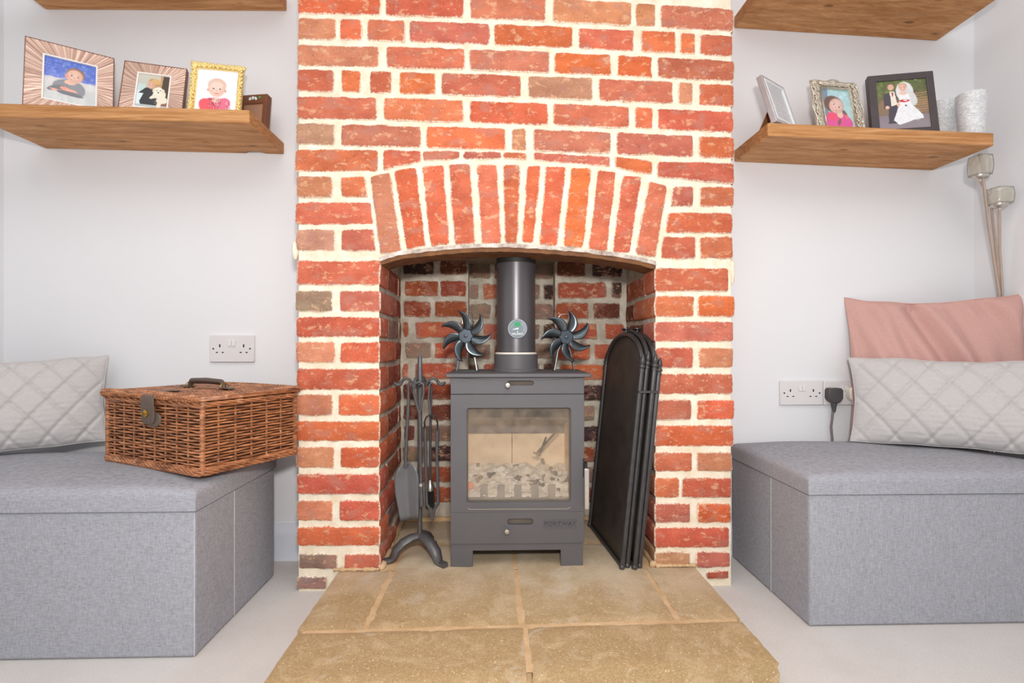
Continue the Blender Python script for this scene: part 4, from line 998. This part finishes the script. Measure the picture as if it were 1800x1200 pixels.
def pic_wedding():
    c = Canvas(100, 110, (110, 106, 92)); c.grad((96, 110, 66), (124, 112, 88), 0, .6).grad((150, 124, 96), (136, 116, 100), .45, .8).grad((140, 130, 136), (150, 140, 148), .78, 1)
    c.spots(60, (130, 150, 84), 0, .35, .01, .06, .5, 0, .6); c.spots(50, (84, 78, 66), 0, .6, .02, .06, .4)
    for i in range(9): c.poly([(.62, .32 + i * .052), (1, .30 + i * .052), (1, .318 + i * .052), (.62, .338 + i * .052)], (176, 142, 104))
    c.spots(8, (240, 244, 220), 0, .08, .008, .02, .9, .2, .9)
    c.poly([(.15, .30), (.38, .24), (.42, .6), (.43, .97), (.2, .97), (.22, .6), (.13, .62)], (84, 78, 88)); c.poly([(.27, .24), (.36, .24), (.40, .55), (.28, .58)], (238, 230, 216)); c.poly([(.3, .26), (.34, .26), (.33, .36), (.31, .36)], (170, 60, 70))
    face(c, .30, .15, .072, .05, (234, 186, 166), hairc=(150, 110, 90)); c.ell(.2, .6, .04, .035, SK)
    c.ell(.56, .26, .17, .22, (226, 228, 230)).ell(.66, .4, .11, .2, (214, 218, 220), -.35); face(c, .53, .17, .085, .1, (236, 190, 170), hairc=(206, 160, 116))
    c.poly([(.44, .32), (.64, .32), (.66, .54), (.86, .80), (.88, .88), (.74, .9), (.52, .97), (.4, 1), (.3, .9), (.38, .7), (.44, .5)], (240, 242, 246)); c.ell(.53, .30, .075, .035, SK)
    c.ell(.54, .47, .1, .035, (206, 60, 70)).ell(.56, .46, .04, .02, (245, 235, 235)).ell(.42, .55, .035, .05, SK).ell(.56, .58, .018, .018, (90, 100, 60)); c.spots(40, (222, 226, 234), .6, .95, .01, .04, .5, .4, .8); return c

def sun_attr(o, F):
    me = o.data; c = F.P(F.w / 2, F.h / 2, 0); vals = []
    for v in me.vertices:
        d = v.co - c; vals.append(atan2(d.dot(F.up), d.dot(F.e)) * 11)
    me.attributes.new('su', 'FLOAT', 'POINT').data.foreach_set('value', vals)
def sunburst(F, bws, name, label, pic):
    o, _ = photo_frame(F, name, label, 0, M['sun'], pic, bws=bws, mount=(.0035, M['white']), outer=False)
    bl_, br_, bb_, bt_ = bws; N = 160; ou, inn = [], []
    for i in range(N):
        t = i / N * 4; k = int(t); f = t - k
        C = [(0, 0), (F.w, 0), (F.w, F.h), (0, F.h)]; I = [(bl_, bb_), (F.w - br_, bb_), (F.w - br_, F.h - bt_), (bl_, F.h - bt_)]
        ou.append((lerp(C[k][0], C[(k + 1) % 4][0], f), lerp(C[k][1], C[(k + 1) % 4][1], f))); inn.append((lerp(I[k][0], I[(k + 1) % 4][0], f), lerp(I[k][1], I[(k + 1) % 4][1], f)))
    m = frame_with_hole(ou, inn, lambda u, v, d: F.P(u, v, d), 0, -.014)
    m.v = [tuple(V(v) + F.n * (.0009 * ((i % N) % 2))) for i, v in enumerate(m.v)]
    fo = m.build('frame', M['sun'], o, smooth=0); sun_attr(fo, F)
    frame_with_hole([(-.0012, -.0005), (F.w + .0012, -.0005), (F.w + .0012, F.h + .0012), (-.0012, F.h + .0012)], [(.0006, .0006), (F.w - .0006, .0006), (F.w - .0006, F.h - .0006), (.0006, F.h - .0006)], lambda u, v, d: F.P(u, v, d), .0012, -.015).build('mirrored_edge', M['brownframe'], o, smooth=0)
    return o
F1 = from_top((45, 65), (200, 103), .028, .125, zshL, radians(9)); sunburst(F1, (.036, .036, .028, .036), 'photo_frame', 'large pink sunburst frame, child in grey against blue, leftmost on the left shelf', pic_child_blue())
F2 = from_top((220, 108), (328, 122), .095, .13, zshL, radians(15)); sunburst(F2, (.034, .036, .03, .03), 'photo_frame', 'smaller pink sunburst frame with a photo of a person holding a white dog', pic_dog())
F3 = from_top((339, 110), (429, 120), .07, .09, zshL, radians(12), .01); o3, f3 = photo_frame(F3, 'photo_frame', 'gilt rose-edged frame with a photo of a baby in red', .014, M['gold'], pic_baby(), th=.01)
m = MB(); bwid = .012
def rose(u, v):
    c = F3.P(u, v, .002); s = random.uniform(.85, 1.15)
    for k in range(7):
        a = 6.28 * k / 6 + random.random(); r = .0045 * s if k < 6 else 0
        q = c + F3.e * cos(a) * r + F3.up * sin(a) * r + F3.n * (.0015 if k < 6 else .0035); m.ball(q, .0042 * s, 6, 4, (1, 1, .8))
per_n = 46
for i in range(per_n):
    t = i / per_n * (2 * F3.w + 2 * F3.h); w_, h_ = F3.w, F3.h
    if t < w_: u, v = t, .006
    elif t < w_ + h_: u, v = w_ - .006, t - w_
    elif t < 2 * w_ + h_: u, v = w_ - (t - w_ - h_), h_ - .006
    else: u, v = .006, h_ - (t - 2 * w_ - h_)
    rose(u, v)
m.build('gilt_roses', M['gold'], o3, smooth=180)
# small brown frame at the shelf end
F4 = from_top((424, 168), (470, 165), .15, .135, zshL, radians(7), .022)
c = Canvas(30, 30, (168, 128, 104)); o4, f4 = photo_frame(F4, 'photo_frame', 'small brown frame at the right end of the left shelf, beside the gilt one', .012, M['brownframe'], c, th=.022, bws=(.01, .012, .01, .028))
m = MB()
for i in range(3): m.box(F4.P(.03 + i * .009, F4.h - .013 + .002 * (i % 2), .0004), (.006, .001, .009), Matrix.Rotation(.5 - i * .5, 3, 'Y'))
m.build('leaf_print', M['letter'], o4, smooth=0)
MB().ball(F4.P(.06, F4.h - .01, 0), .006, 10, 6, (1, .15, .6)).build('green_print', M['green'], o4)
# right shelf
G1 = from_top((1338, 131), (1378, 153), .045, .11, zshR, radians(17), .016); c = Canvas(40, 56, (196, 196, 200)); c.spots(150, (236, 236, 238), .5, 1, .01, .03, .6); c.spots(120, (170, 168, 164), .55, 1, .005, .02, .5)
photo_frame(G1, 'photo_frame', 'plain silver frame with glittery grey panel at the left end of the right shelf', .010, M['silver'], c, th=.016, mount=(.006, M['letter']))
G2 = from_top((1424, 143), (1505, 145), .11, .12, zshR, radians(12), .006); og, fg = photo_frame(G2, 'photo_frame', 'ornate pierced silver frame with a photo of a girl in pink', .026, M['ornate'], pic_girl(), th=.006, bws=(.027, .027, .024, .024))
m = MB(); W_, H_ = G2.w, G2.h
def scroll(u, v, r, s0, turns=1.2, rad=.0017):
    m.tube([G2.P(u + cos(s0 + a) * r * (1 - a / (turns * 7.5)), v + sin(s0 + a) * r * (1 - a / (turns * 7.5)), .0025) for a in [turns * 6.28 * i / 14 for i in range(15)]], rad, 5)
for i in range(40):
    t = i / 40; 
    for (u, v) in ((.011 + .003 * sin(i), H_ * t), (W_ - .011 + .003 * sin(i * 1.3), H_ * t)): scroll(u, v, .0075, i * 1.7)
for i in range(26):
    t = .03 + (W_ - .06) * i / 25; scroll(t, H_ - .010, .0075, i); scroll(t, .010, .0075, i)
out = []
for i in range(80):
    a = 2 * pi * i / 80; x, y = cos(a), sin(a); k = (abs(x) ** 5 + abs(y) ** 5) ** (-1 / 5); lob = 1 + .05 * cos(8 * a)
    out.append(G2.P(W_ / 2 + x * k * (W_ / 2 + .002) * lob, max(.003, H_ / 2 + y * k * (H_ / 2 + .001) * lob), .001))
m.tube(out, .0022, 6, closed=True)
m.tube([G2.P(u, v, .003) for u, v in ((.026, .023), (W_ - .026, .023), (W_ - .026, H_ - .023), (.026, H_ - .023))], .002, 6, closed=True)
m.build('filigree', M['ornate'], og, smooth=180)
G3 = from_top((1525, 137), (1640, 122), .115, .07, zshR, radians(11), .02); photo_frame(G3, 'photo_frame', 'dark wooden frame with a wedding photo of bride and groom', .022, M['darkframe'], pic_wedding(), th=.02, bws=(.020, .018, .020, .020))
def tumbler(x, y, r, h, label):
    z = zshR(x) + .0005
    T = tag(MB().lathe([(r * .80, z), (r * .86, z + .004), (r * .93, z + h * .5), (r, z + h), (r - .003, z + h), (r * .9 - .003, z + h * .5), (r * .82 - .003, z + .006)], (x, y, 0), n=40).build('candle_holder', M['glitter'], loc=(x, y, z), smooth=50), label, 'candle holder', 'silver candle holders on the right shelf')
tumbler(1.328, .135, .034, .136, 'shorter silver glitter candle holder, next to the wedding photo')
tumbler(1.335, .048, .035, .120, 'wider silver glitter candle holder, rightmost on the right shelf')

# ------------------------------------------------------------------ sockets
def socket(x0, x1, z0, z1, label, sw=True):
    cx = (x0 + x1) / 2; h = z1 - z0; w_ = x1 - x0
    T = thing('wall_socket', (cx, YW, z0), label, 'socket', 'white double wall sockets')
    MB().bb(x0, x1, YW - .009, YW - .0002, z0, z1).build('face_plate', M['plastic'], T, bevel=.002)
    y = YW - .0093; s = w_ / .146
    for k in (-1, 1):
        MB().bb(cx + k * .0065 * s - .005 * s, cx + k * .0065 * s + .005 * s, y - .003, y, z1 - h * .42, z1 - h * .18).build('rocker_switch', M['plasticgrey'], T, bevel=.001)
        px = cx + k * .039 * s
        MB().bb(px - .002, px + .002, y - .0001, y + .001, z1 - h * .45, z1 - h * .34).bb(px - .013 * s, px - .0065 * s, y - .0001, y + .001, z1 - h * .66, z1 - h * .62).bb(px + .0065 * s, px + .013 * s, y - .0001, y + .001, z1 - h * .66, z1 - h * .62).build('pin_holes', M['dark'], T, smooth=0)
        MB().lathe([(.0024, 0), (.0024, .0008)], V((cx + k * .060 * s, y, z1 - h * .5)), (0, -1, 0), 12).build('screw', M['dark'], T)
    return T
a, b = at(371, 589, YW), at(449, 636, YW); socket(a.x, b.x, b.z, a.z, 'white double socket on the wall above the wicker hamper')
a, b = at(1369, 669, YW), at(1444, 711, YW); socket(a.x, b.x, b.z, a.z, 'empty white double socket, left one of the pair above the right ottoman')
a2, b2 = at(1445, 669, YW), at(1516, 711, YW); socket(a2.x, b2.x, b2.z, a2.z, 'white double socket holding both plugs, behind the quilted cushion')
def plug(px, py, mat, label, cable_pts, cmat, w_=.045):
    c = at(px, py, YW - .014); T = thing('mains_plug', tuple(c), label, 'plug', 'plugs in the right hand sockets')
    P_ = [(-.5, .35), (-.4, .5), (.4, .5), (.5, .35), (.5, -.2), (.34, -.42), (.2, -.5), (-.2, -.5), (-.34, -.42), (-.5, -.2)]
    MB().prism([(c.x + u * w_, c.z + v * w_) for u, v in P_], XZ, YW - .034, YW - .0095).build('body', mat, T, bevel=.003)
    MB().tube([V((c.x, YW - .022, c.z - w_ * .42)), V((c.x, YW - .022, c.z - w_ * .8)), V((c.x, YW - .022, c.z - w_ * (1.15 if mat is M['rubber'] else .5)))], [w_ * .22, w_ * .15, w_ * .1], 10).build('strain_relief', mat, T)
    pts = [V((c.x, YW - .022, c.z - w_ * .5))] + [at(x, y, Y) for x, y, Y in cable_pts]
    MB().tube(pts, .0035, 8).build('cable', cmat, T)
    return T
plug(1463, 694, M['rubber'], 'black three pin plug with grey cable hanging down', [(1463, 735, YW - .02), (1461, 750, YW - .02), (1463, 770, YW - .02), (1464, 800, YW - .021)], M['greywire'])
plug(1499, 692, M['cream'], 'cream three pin plug with pale cable beside the black plug', [(1503, 725, YW - .02), (1510, 748, YW - .02), (1514, 765, YW - .02), (1520, 800, YW - .021)], M['cream'], .042)
# ------------------------------------------------------------------ ottomans
def ottoman(x0, x1, y0, y1, label, side):
    T = thing('storage_ottoman', ((x0 + x1) / 2, (y0 + y1) / 2, 0), label, 'ottoman', 'grey linen storage ottomans')
    zl_, ze = .305, .348; ov = .004
    m = MB()
    def ring(z, g_): return [(x0 + g_, y0 + g_), (x1 - g_, y0 + g_), (x1 - g_, y1 - g_), (x0 + g_, y1 - g_)]
    m.bb(x0, x1, y0, y1, .001, zl_ - .001)
    bo = m.build('body', M['linen'], T, bevel=.006, seg=3)
    # lid: padded top
    m = MB(); nx, ny = 40, 24
    def top(u, v):
        du = min(u, 1 - u) * (x1 - x0); dv = min(v, 1 - v) * (y1 - y0); d = min(du, dv)
        r = .018; e = 1 - (1 - min(1, d / r)) ** 2; z = ze - .012 + .012 * sqrt(max(0, e)) + .017 * min(1, du / .14) ** .5 * min(1, dv / .11) ** .5
        z += noise.noise(V((u * 5, v * 4, x0))) * .0025
        # shallow tufting darts
        z -= .004 * max(0, 1 - abs(abs(u - .5) - .17) / .02) * (1 if .3 < v < .7 else 0)
        return V((lerp(x0 - ov, x1 + ov, u), lerp(y0 - ov, y1 + ov, v), z))
    def us(k, n): # denser near the rim
        t = k / n; return .5 - .5 * cos(pi * t) if False else t
    m.grid(lambda u, v: top(.5 - .5 * cos(pi * u), .5 - .5 * cos(pi * v)), nx, ny); W = nx + 1
    per = list(range(W)) + [j * W + nx for j in range(1, ny + 1)] + [ny * W + i for i in range(nx - 1, -1, -1)] + [j * W for j in range(ny - 1, 0, -1)]
    prev = per; n = len(per)
    for z in (zl_ + .02, zl_):
        b = len(m.v); m.v += [(m.v[i][0], m.v[i][1], z) for i in per]; cur = list(range(b, b + n))
        for i in range(n): m.f.append((prev[i], cur[i], cur[(i + 1) % n], prev[(i + 1) % n]))
        prev = cur
    m.f.append(tuple(prev[::-1]))
    m.build('lid', M['linen'], T, smooth=60)
    xs = x1 if side == 'L' else x0; s = 1 if side == 'L' else -1
    ym = lerp(y0, y1, .42)
    MB().tube([V((xs + s * .0006, ym, .004)), V((xs + s * .0006, ym, zl_ - .003))], .0009, 5).build('fold_seam', M['seam'], T)
    MB().tube([V((xs - s * .001, y0 + .0005, .004)), V((xs - s * .001, y0 + .0005, zl_ - .003))], .0012, 5).build('corner_piping', M['seam'] if side == 'L' else M['linen'], T)
    return T
ottoman(-1.385, -.628, -.281, .097, 'grey linen storage ottoman left of the fireplace with a wicker hamper on it', 'L')
ottoman(.716, 1.368, -.202, .188, 'grey linen storage ottoman right of the fireplace with cushions on it', 'R')
OZ = .365

# ------------------------------------------------------------------ cushions
def cushion(name, base, e, up, w_, h_, th, mat, label, quilt=0, folds=0, nu=150, nv=90, droop=0):
    """base = centre of the lower edge"""
    e = V(e).normalized(); up = V(up).normalized(); n = e.cross(up).normalized(); base = V(base)
    def side(sgn):
        def f(u, v):
            a, b = (u - .5) * 2, (v - .5) * 2
            k = max(0, (1 - abs(a) ** 2.6)) ** .62 * max(0, (1 - abs(b) ** 2.6)) ** .62
            pinch = 1 - .075 * (1 - abs(b) ** 3) * 0 - .05 * (1 - a * a) * abs(b) ** 3; pu = 1 - .06 * (1 - b * b) * abs(a) ** 3
            x = a * w_ / 2 * pu; z = b * h_ / 2 * pinch - droop * (1 - a * a) * (b + 1) / 2
            d = th / 2 * k
            if quilt:
                q1 = (x + z * .8) / quilt; q2 = (x - z * .8) / quilt
                g1 = abs((q1 % 1) - .5) * 2; g2 = abs((q2 % 1) - .5) * 2   # 1 at line
                d -= .0065 * (max(0, (g1 - .72) / .28) ** 1.5 + max(0, (g2 - .72) / .28) ** 1.5) * min(1, k * 3)
                d += .0012 * sin(z * 420 + 3 * noise.noise(V((x * 14, z * 14, 3)))) * (noise.noise(V((x * 25, z * 60, 1))) + .3) * min(1, k * 3)
            if folds:
                q = noise.noise(V((x * 9 + z * 3, z * 3.5 - x, 5 + sgn))); d += folds * q * min(1, k * 2.5)
                q = noise.noise(V((x * 22 + z * 9, z * 5 - x * 3, 9))); d += folds * .8 * q * min(1, k * 2.5)
            wob = V((0, 0, 0))
            if k < .5: wob = up * noise.noise(V((x * 12, z * 12, 7))) * .006 * (1 - 2 * k) + e * noise.noise(V((x * 13, z * 13, 2))) * .004 * (1 - 2 * k)
            return base + up * (h_ / 2 + z) + e * x + n * (sgn * d) + wob
        return f
    m = MB(); m.grid(side(1), nu, nv); m.grid(side(-1), nu // 2, nv // 2, True)
    T = thing(name, tuple(base), label, 'cushion')
    m.build('cover', mat, T, smooth=180)
    pip = []
    f = side(0)
    for i in range(40): pip.append(f(i / 40, 0))
    for i in range(26): pip.append(f(1, i / 26))
    for i in range(40): pip.append(f(1 - i / 40, 1))
    for i in range(26): pip.append(f(0, 1 - i / 26))
    MB().tube(pip, .0016, 6, closed=True).build('piping', mat, T)
    return T
# left quilted cushion (diagonal in the corner)
def diag(pa, pb, lean):
    a, b = V((*pa, 0)), V((*pb, 0)); e = (b - a).normalized(); n = V((e.y, -e.x, 0)); up = V((0, 0, 1)) * cos(lean) - n * sin(lean); return e, up
e, up = diag((-1.40, -.09), (-1.09, .135), radians(16)); e = (e + V((0, 0, .05))).normalized(); cushion('quilted_cushion', (-1.262, .000, OZ + .004), e, up, .40, .25, .10, M['quilt'], 'pale grey diamond quilted cushion on the left ottoman behind the hamper', quilt=.075)
e, up = diag((1.06, .10), (1.37, -.09), radians(14)); cushion('quilted_cushion', (1.252, -.034, OZ + .002), e, up, .53, .25, .10, M['quilt'], 'pale grey diamond quilted cushion on the right ottoman', quilt=.08)
e, up = diag((1.08, .14), (1.44, .02), radians(8)); cushion('pink_cushion', (1.278, .085, OZ + .002), e, up, .45, .43, .08, M['pink'], 'dusty pink velvet cushion leaning behind the quilted one on the right', folds=.03, droop=.01)

# ------------------------------------------------------------------ wicker hamper
fc, lc, rc = [V((q.x, q.y, 0)) for q in (atz(352, 836, OZ + .002), atz(188, 807, OZ + .002), atz(516, 792, OZ + .002))]
eu = (lc - fc).normalized(); Lu = (lc - fc).length; ev = V((-eu.y, eu.x, 0)); ev = ev if ev.dot(rc - fc) > 0 else -ev; Lv = abs((rc - fc).dot(ev)) - .020; HB = .156; bz = OZ + .002
HM = thing('wicker_hamper', tuple(fc + eu * Lu / 2 + ev * Lv / 2 + V((0, 0, bz))), 'brown wicker picnic hamper with leather strap on the left ottoman', 'hamper')
def HP(u, v, z): return fc + eu * u + ev * v + V((0, 0, bz + z))
def peri(s, out=0, r=.012):
    """point on the rounded perimeter, s in metres"""
    per_ = 2 * (Lu + Lv); s %= per_
    for L, p0, d, nn in ((Lu, (0, 0), (1, 0), (0, -1)), (Lv, (Lu, 0), (0, 1), (1, 0)), (Lu, (Lu, Lv), (-1, 0), (0, 1)), (Lv, (0, Lv), (0, -1), (-1, 0))):
        if s <= L:
            u, v = p0[0] + d[0] * s, p0[1] + d[1] * s
            k = 0
            if s < r: k = (1 - s / r) ** 2
            if L - s < r: k = (1 - (L - s) / r) ** 2
            u += nn[0] * (out - k * .004); v += nn[1] * (out - k * .004); return u, v
        s -= L
PER = 2 * (Lu + Lv); NS = 30; rows_ = 21; m = MB(); ppn = 6
for r_ in range(rows_):
    z = .014 + r_ * (HB - .024) / (rows_ - 1); pts = []
    tl_ = random.uniform(-.001, .001)
    for i in range(NS * ppn):
        s = i / (NS * ppn) * PER; w1 = cos(pi * (i / ppn) + pi * (r_ % 2))
        u, v = peri(s, .0030 * w1 + random.uniform(-.0004, .0004)); pts.append(HP(u, v, z + .0012 * noise.noise(V((s * 14, r_, 0))) + tl_ * sin(s * 5)))
    m.tube(pts, .0026 + random.uniform(-.0003, .0003), 6, closed=True)
m.build('woven_sides', M['wicker'], HM, smooth=180)['kind'] = 'stuff'
m = MB()
for i in range(NS):
    s = (i + .0) / NS * PER; u, v = peri(s, 0); m.tube([HP(u, v, .002), HP(u, v, HB)], .0023, 6)
for s in (0, Lu, Lu + Lv, 2 * Lu + Lv):
    u, v = peri(s + .0001, -.001); m.tube([HP(u, v, .002), HP(u, v, HB + .002)], .0055, 8)
m.build('upright_stakes', M['wicker'], HM)['kind'] = 'stuff'
for nm, z0, n_, rr, amp in (('base_border', .006, 5, .0034, .006), ('top_border', HB - .004, 3, .003, .0035)):
    m = MB()
    for k in range(n_):
        pts = []
        for i in range(150):
            s = i / 150 * PER; ph = i / 150 * 2 * pi * 15 + k * 2 * pi / n_; u, v = peri(s, .0035 + .003 * cos(ph)); pts.append(HP(u, v, z0 + amp * sin(ph)))
        m.tube(pts, rr, 6, closed=True)
    m.build(nm, M['wicker'], HM, smooth=180)['kind'] = 'stuff'
for a_, b_ in (((0, 0), (Lu, 0)), ((Lu, 0), (Lu, Lv)), ((Lu, Lv), (0, Lv)), ((0, Lv), (0, 0))):
    k_ = lambda q: (min(max(q[0], .007), Lu - .007), min(max(q[1], .007), Lv - .007))
    MB().raw([HP(*k_(a_), .01), HP(*k_(b_), .01), HP(*k_(b_), HB - .01), HP(*k_(a_), HB - .01)], [(0, 1, 2, 3)]).build('gap_shade_sheet', M['gapshade'], HM, smooth=0, solid=.001)  # dark sheet added so the gaps between strands read as shade
# dark inside floor
MB().prism([(.006, .006), (Lu - .006, .006), (Lu - .006, Lv - .006), (.006, Lv - .006)], lambda u, v, d: HP(u, v, d), .001, .004).build('base_panel', M['wicker'], HM)
# lid (hinged, slightly raised)
LD = thing('x', (0, 0, 0), None, None); bpy.data.objects.remove(LD)
def LPt(u, v, d=0): return HP(u, v, HB + .009 + .004 * (1 - v / Lv) * 0 + .006 * sin(pi * u / Lu) * .3 + d)
ox = .006; m = MB()
nr = 44
for k in range(nr):
    v = lerp(.004, Lv - .004, k / (nr - 1)); ph = k % 2
    pts = [LPt(lerp(-ox, Lu + ox, i / 60), v + .0008 * noise.noise(V((i * .3, k, 2))), .0028 * sin(pi * i / 5 + pi * ph)) for i in range(61)]
    m.tube(pts, .0028, 5)
lid = m.build('lid', M['wicker'], HM, smooth=180); lid['kind'] = 'stuff'
m = MB()
for k in range(13):
    u = lerp(.0, Lu, k / 12); m.tube([LPt(u, -.002), LPt(u, Lv + .002)], .003, 6)
m.build('lid_ribs', M['wicker'], lid)
m = MB()
for vv in (-.004, Lv + .004):
    m.tube([LPt(-ox, vv), LPt(Lu + ox, vv)], .0055, 8); pts = []
    NT_ = 34
    for i in range(NT_ * 8):
        a = i / 8 * 2 * pi; u = lerp(-ox, Lu + ox, i / (NT_ * 8)); pts.append(LPt(u, vv + .0068 * cos(a), .0068 * sin(a)))
    m.tube(pts, .0042, 6)
for uu in (-ox, Lu + ox):
    for j in range(2): m.tube([LPt(uu, -.006, .004 * j - .002), LPt(uu + .002, Lv + .006, .004 * j - .002)], .0038, 6)
m.build('lid_rim', M['wicker'], lid, smooth=180)
# strap, brass lock, handle
su = Lu * .46
def SP(v, z, du=0): return HP(su + du, v, z)
m = MB(); path = [(.055, HB + .0165), (.02, HB + .019), (-.004, HB + .019), (-.0145, HB + .012), (-.0155, HB - .005), (-.0135, HB - .03), (-.0135, HB - .05), (-.0135, HB - .056)]
wd = [.018, .022, .026, .026, .025, .028, .025, .012]
m.grid(lambda u, v: SP(path[int(round(v * 7))][0], path[int(round(v * 7))][1], (u - .5) * 2 * wd[int(round(v * 7))]), 4, 7)
st = m.build('leather_strap', M['leather'], HM, smooth=60, solid=.003, sub=1)
pb = SP(-.0095, HB - .044, -.016); m = MB().ball(pb, .017, 14, 8, (1, .15, 1.0)); m.build('strap_backing', M['leather'], HM)
pl = SP(-.016, HB - .030, .004); axn = -ev
MB().lathe([(.0085, 0), (.0085, .002), (.006, .003)], pl, axn, 20).build('brass_plate', M['brass'], st)
MB().lathe([(.003, 0), (.003, .009)], pl, axn, 10).tube([pl + axn * .009 + eu * .006, pl + axn * .009 - eu * .006], .0022, 8).build('brass_turn_catch', M['brass'], st)
m = MB(); hv = Lv * .52; hu0, hu1 = Lu * .30, Lu * .68
hd = MB().tube([HP(lerp(hu0, hu1, t), hv, HB + z) for t, z in ((0, .016), (.02, .026), (.08, .033), (.5, .035), (.92, .033), (.98, .026), (1, .016))], [.004, .005, .0065, .007, .0065, .005, .004], 8, flat=1.3).build('carry_handle', M['leather'], HM)
for hu in (hu0, hu1):
    s = -1 if hu == hu0 else 1
    MB().grid(lambda u, v: HP(hu + s * (v * .034 - .004), hv + (u - .5) * .026 * (1 if v < .7 else (1.3 - v) / .6), HB + .0175 + .002 * sin(v * 3)), 4, 6).build('handle_tab', M['leather'], HM, solid=.002)
    MB().tube([HP(hu, hv + .011 * cos(a), HB + .022 + .008 * sin(a)) for a in [2 * pi * i / 14 for i in range(14)]], .0014, 6, closed=True).build('brass_ring', M['brass'], HM)

# ------------------------------------------------------------------ corner lamp
LX, LY = 1.432, .105
LM = thing('floor_lamp', (LX, LY, 0), 'three stemmed nickel floor lamp with crackle glass shades in the right corner', 'lamp')
MB().lathe([(.058, .001), (.058, .012), (.05, .018), (.012, .022), (.012, .04)], (LX, LY, 0), n=32).build('base', M['nickel'], LM)
def stem(px, py, Y, r=.0046): 
    t = at(px, py, Y); MB().tube([V((LX, LY, .03)), V((LX, LY, .3)), at(1759, 515, LY), t], r, 8).build('stem', M['nickel'], LM); return t
t1 = at(1723, 316, .085); t2 = at(1757, 366, .085); t3 = at(1722.5, 269, .07)
MB().tube([V((LX - .006, LY, .03)), at(1756, 516, LY), at(1738, 400, LY - .01), t3], .0042, 8).build('stem', M['nickel'], LM)
MB().tube([V((LX, LY + .006, .03)), at(1759, 516, LY + .006), at(1742, 360, LY), t1], .004, 8).build('stem', M['nickel'], LM)
MB().tube([V((LX + .006, LY, .03)), at(1762, 516, LY), at(1757, 440, LY - .005), t2], .004, 8).build('stem', M['nickel'], LM)
for t, h_, w_, r_ in ((t1, .056, .0235, .3), (t2, .046, .026, .1)):
    MB().lathe([(.005, -.006), (.007, .0), (.018, .004), (.021, .008), (.021, .014)], t, n=20).build('lamp_holder', M['chrome'], LM)
    m = MB(); N = 28
    def sh(u, v):
        a = 2 * pi * u + r_; k = (abs(cos(a)) ** 6 + abs(sin(a)) ** 6) ** (-1 / 6); rr = w_ * k * (.88 + .1 * sin(v * pi)) * (1 + .04 * cos(a * 8)); return t + V((cos(a) * rr * .92, sin(a) * rr * .92, .012 + v * h_))
    m.grid(sh, N, 8); m.build('glass_shade', M['lampglass'], LM, smooth=180, solid=.004)
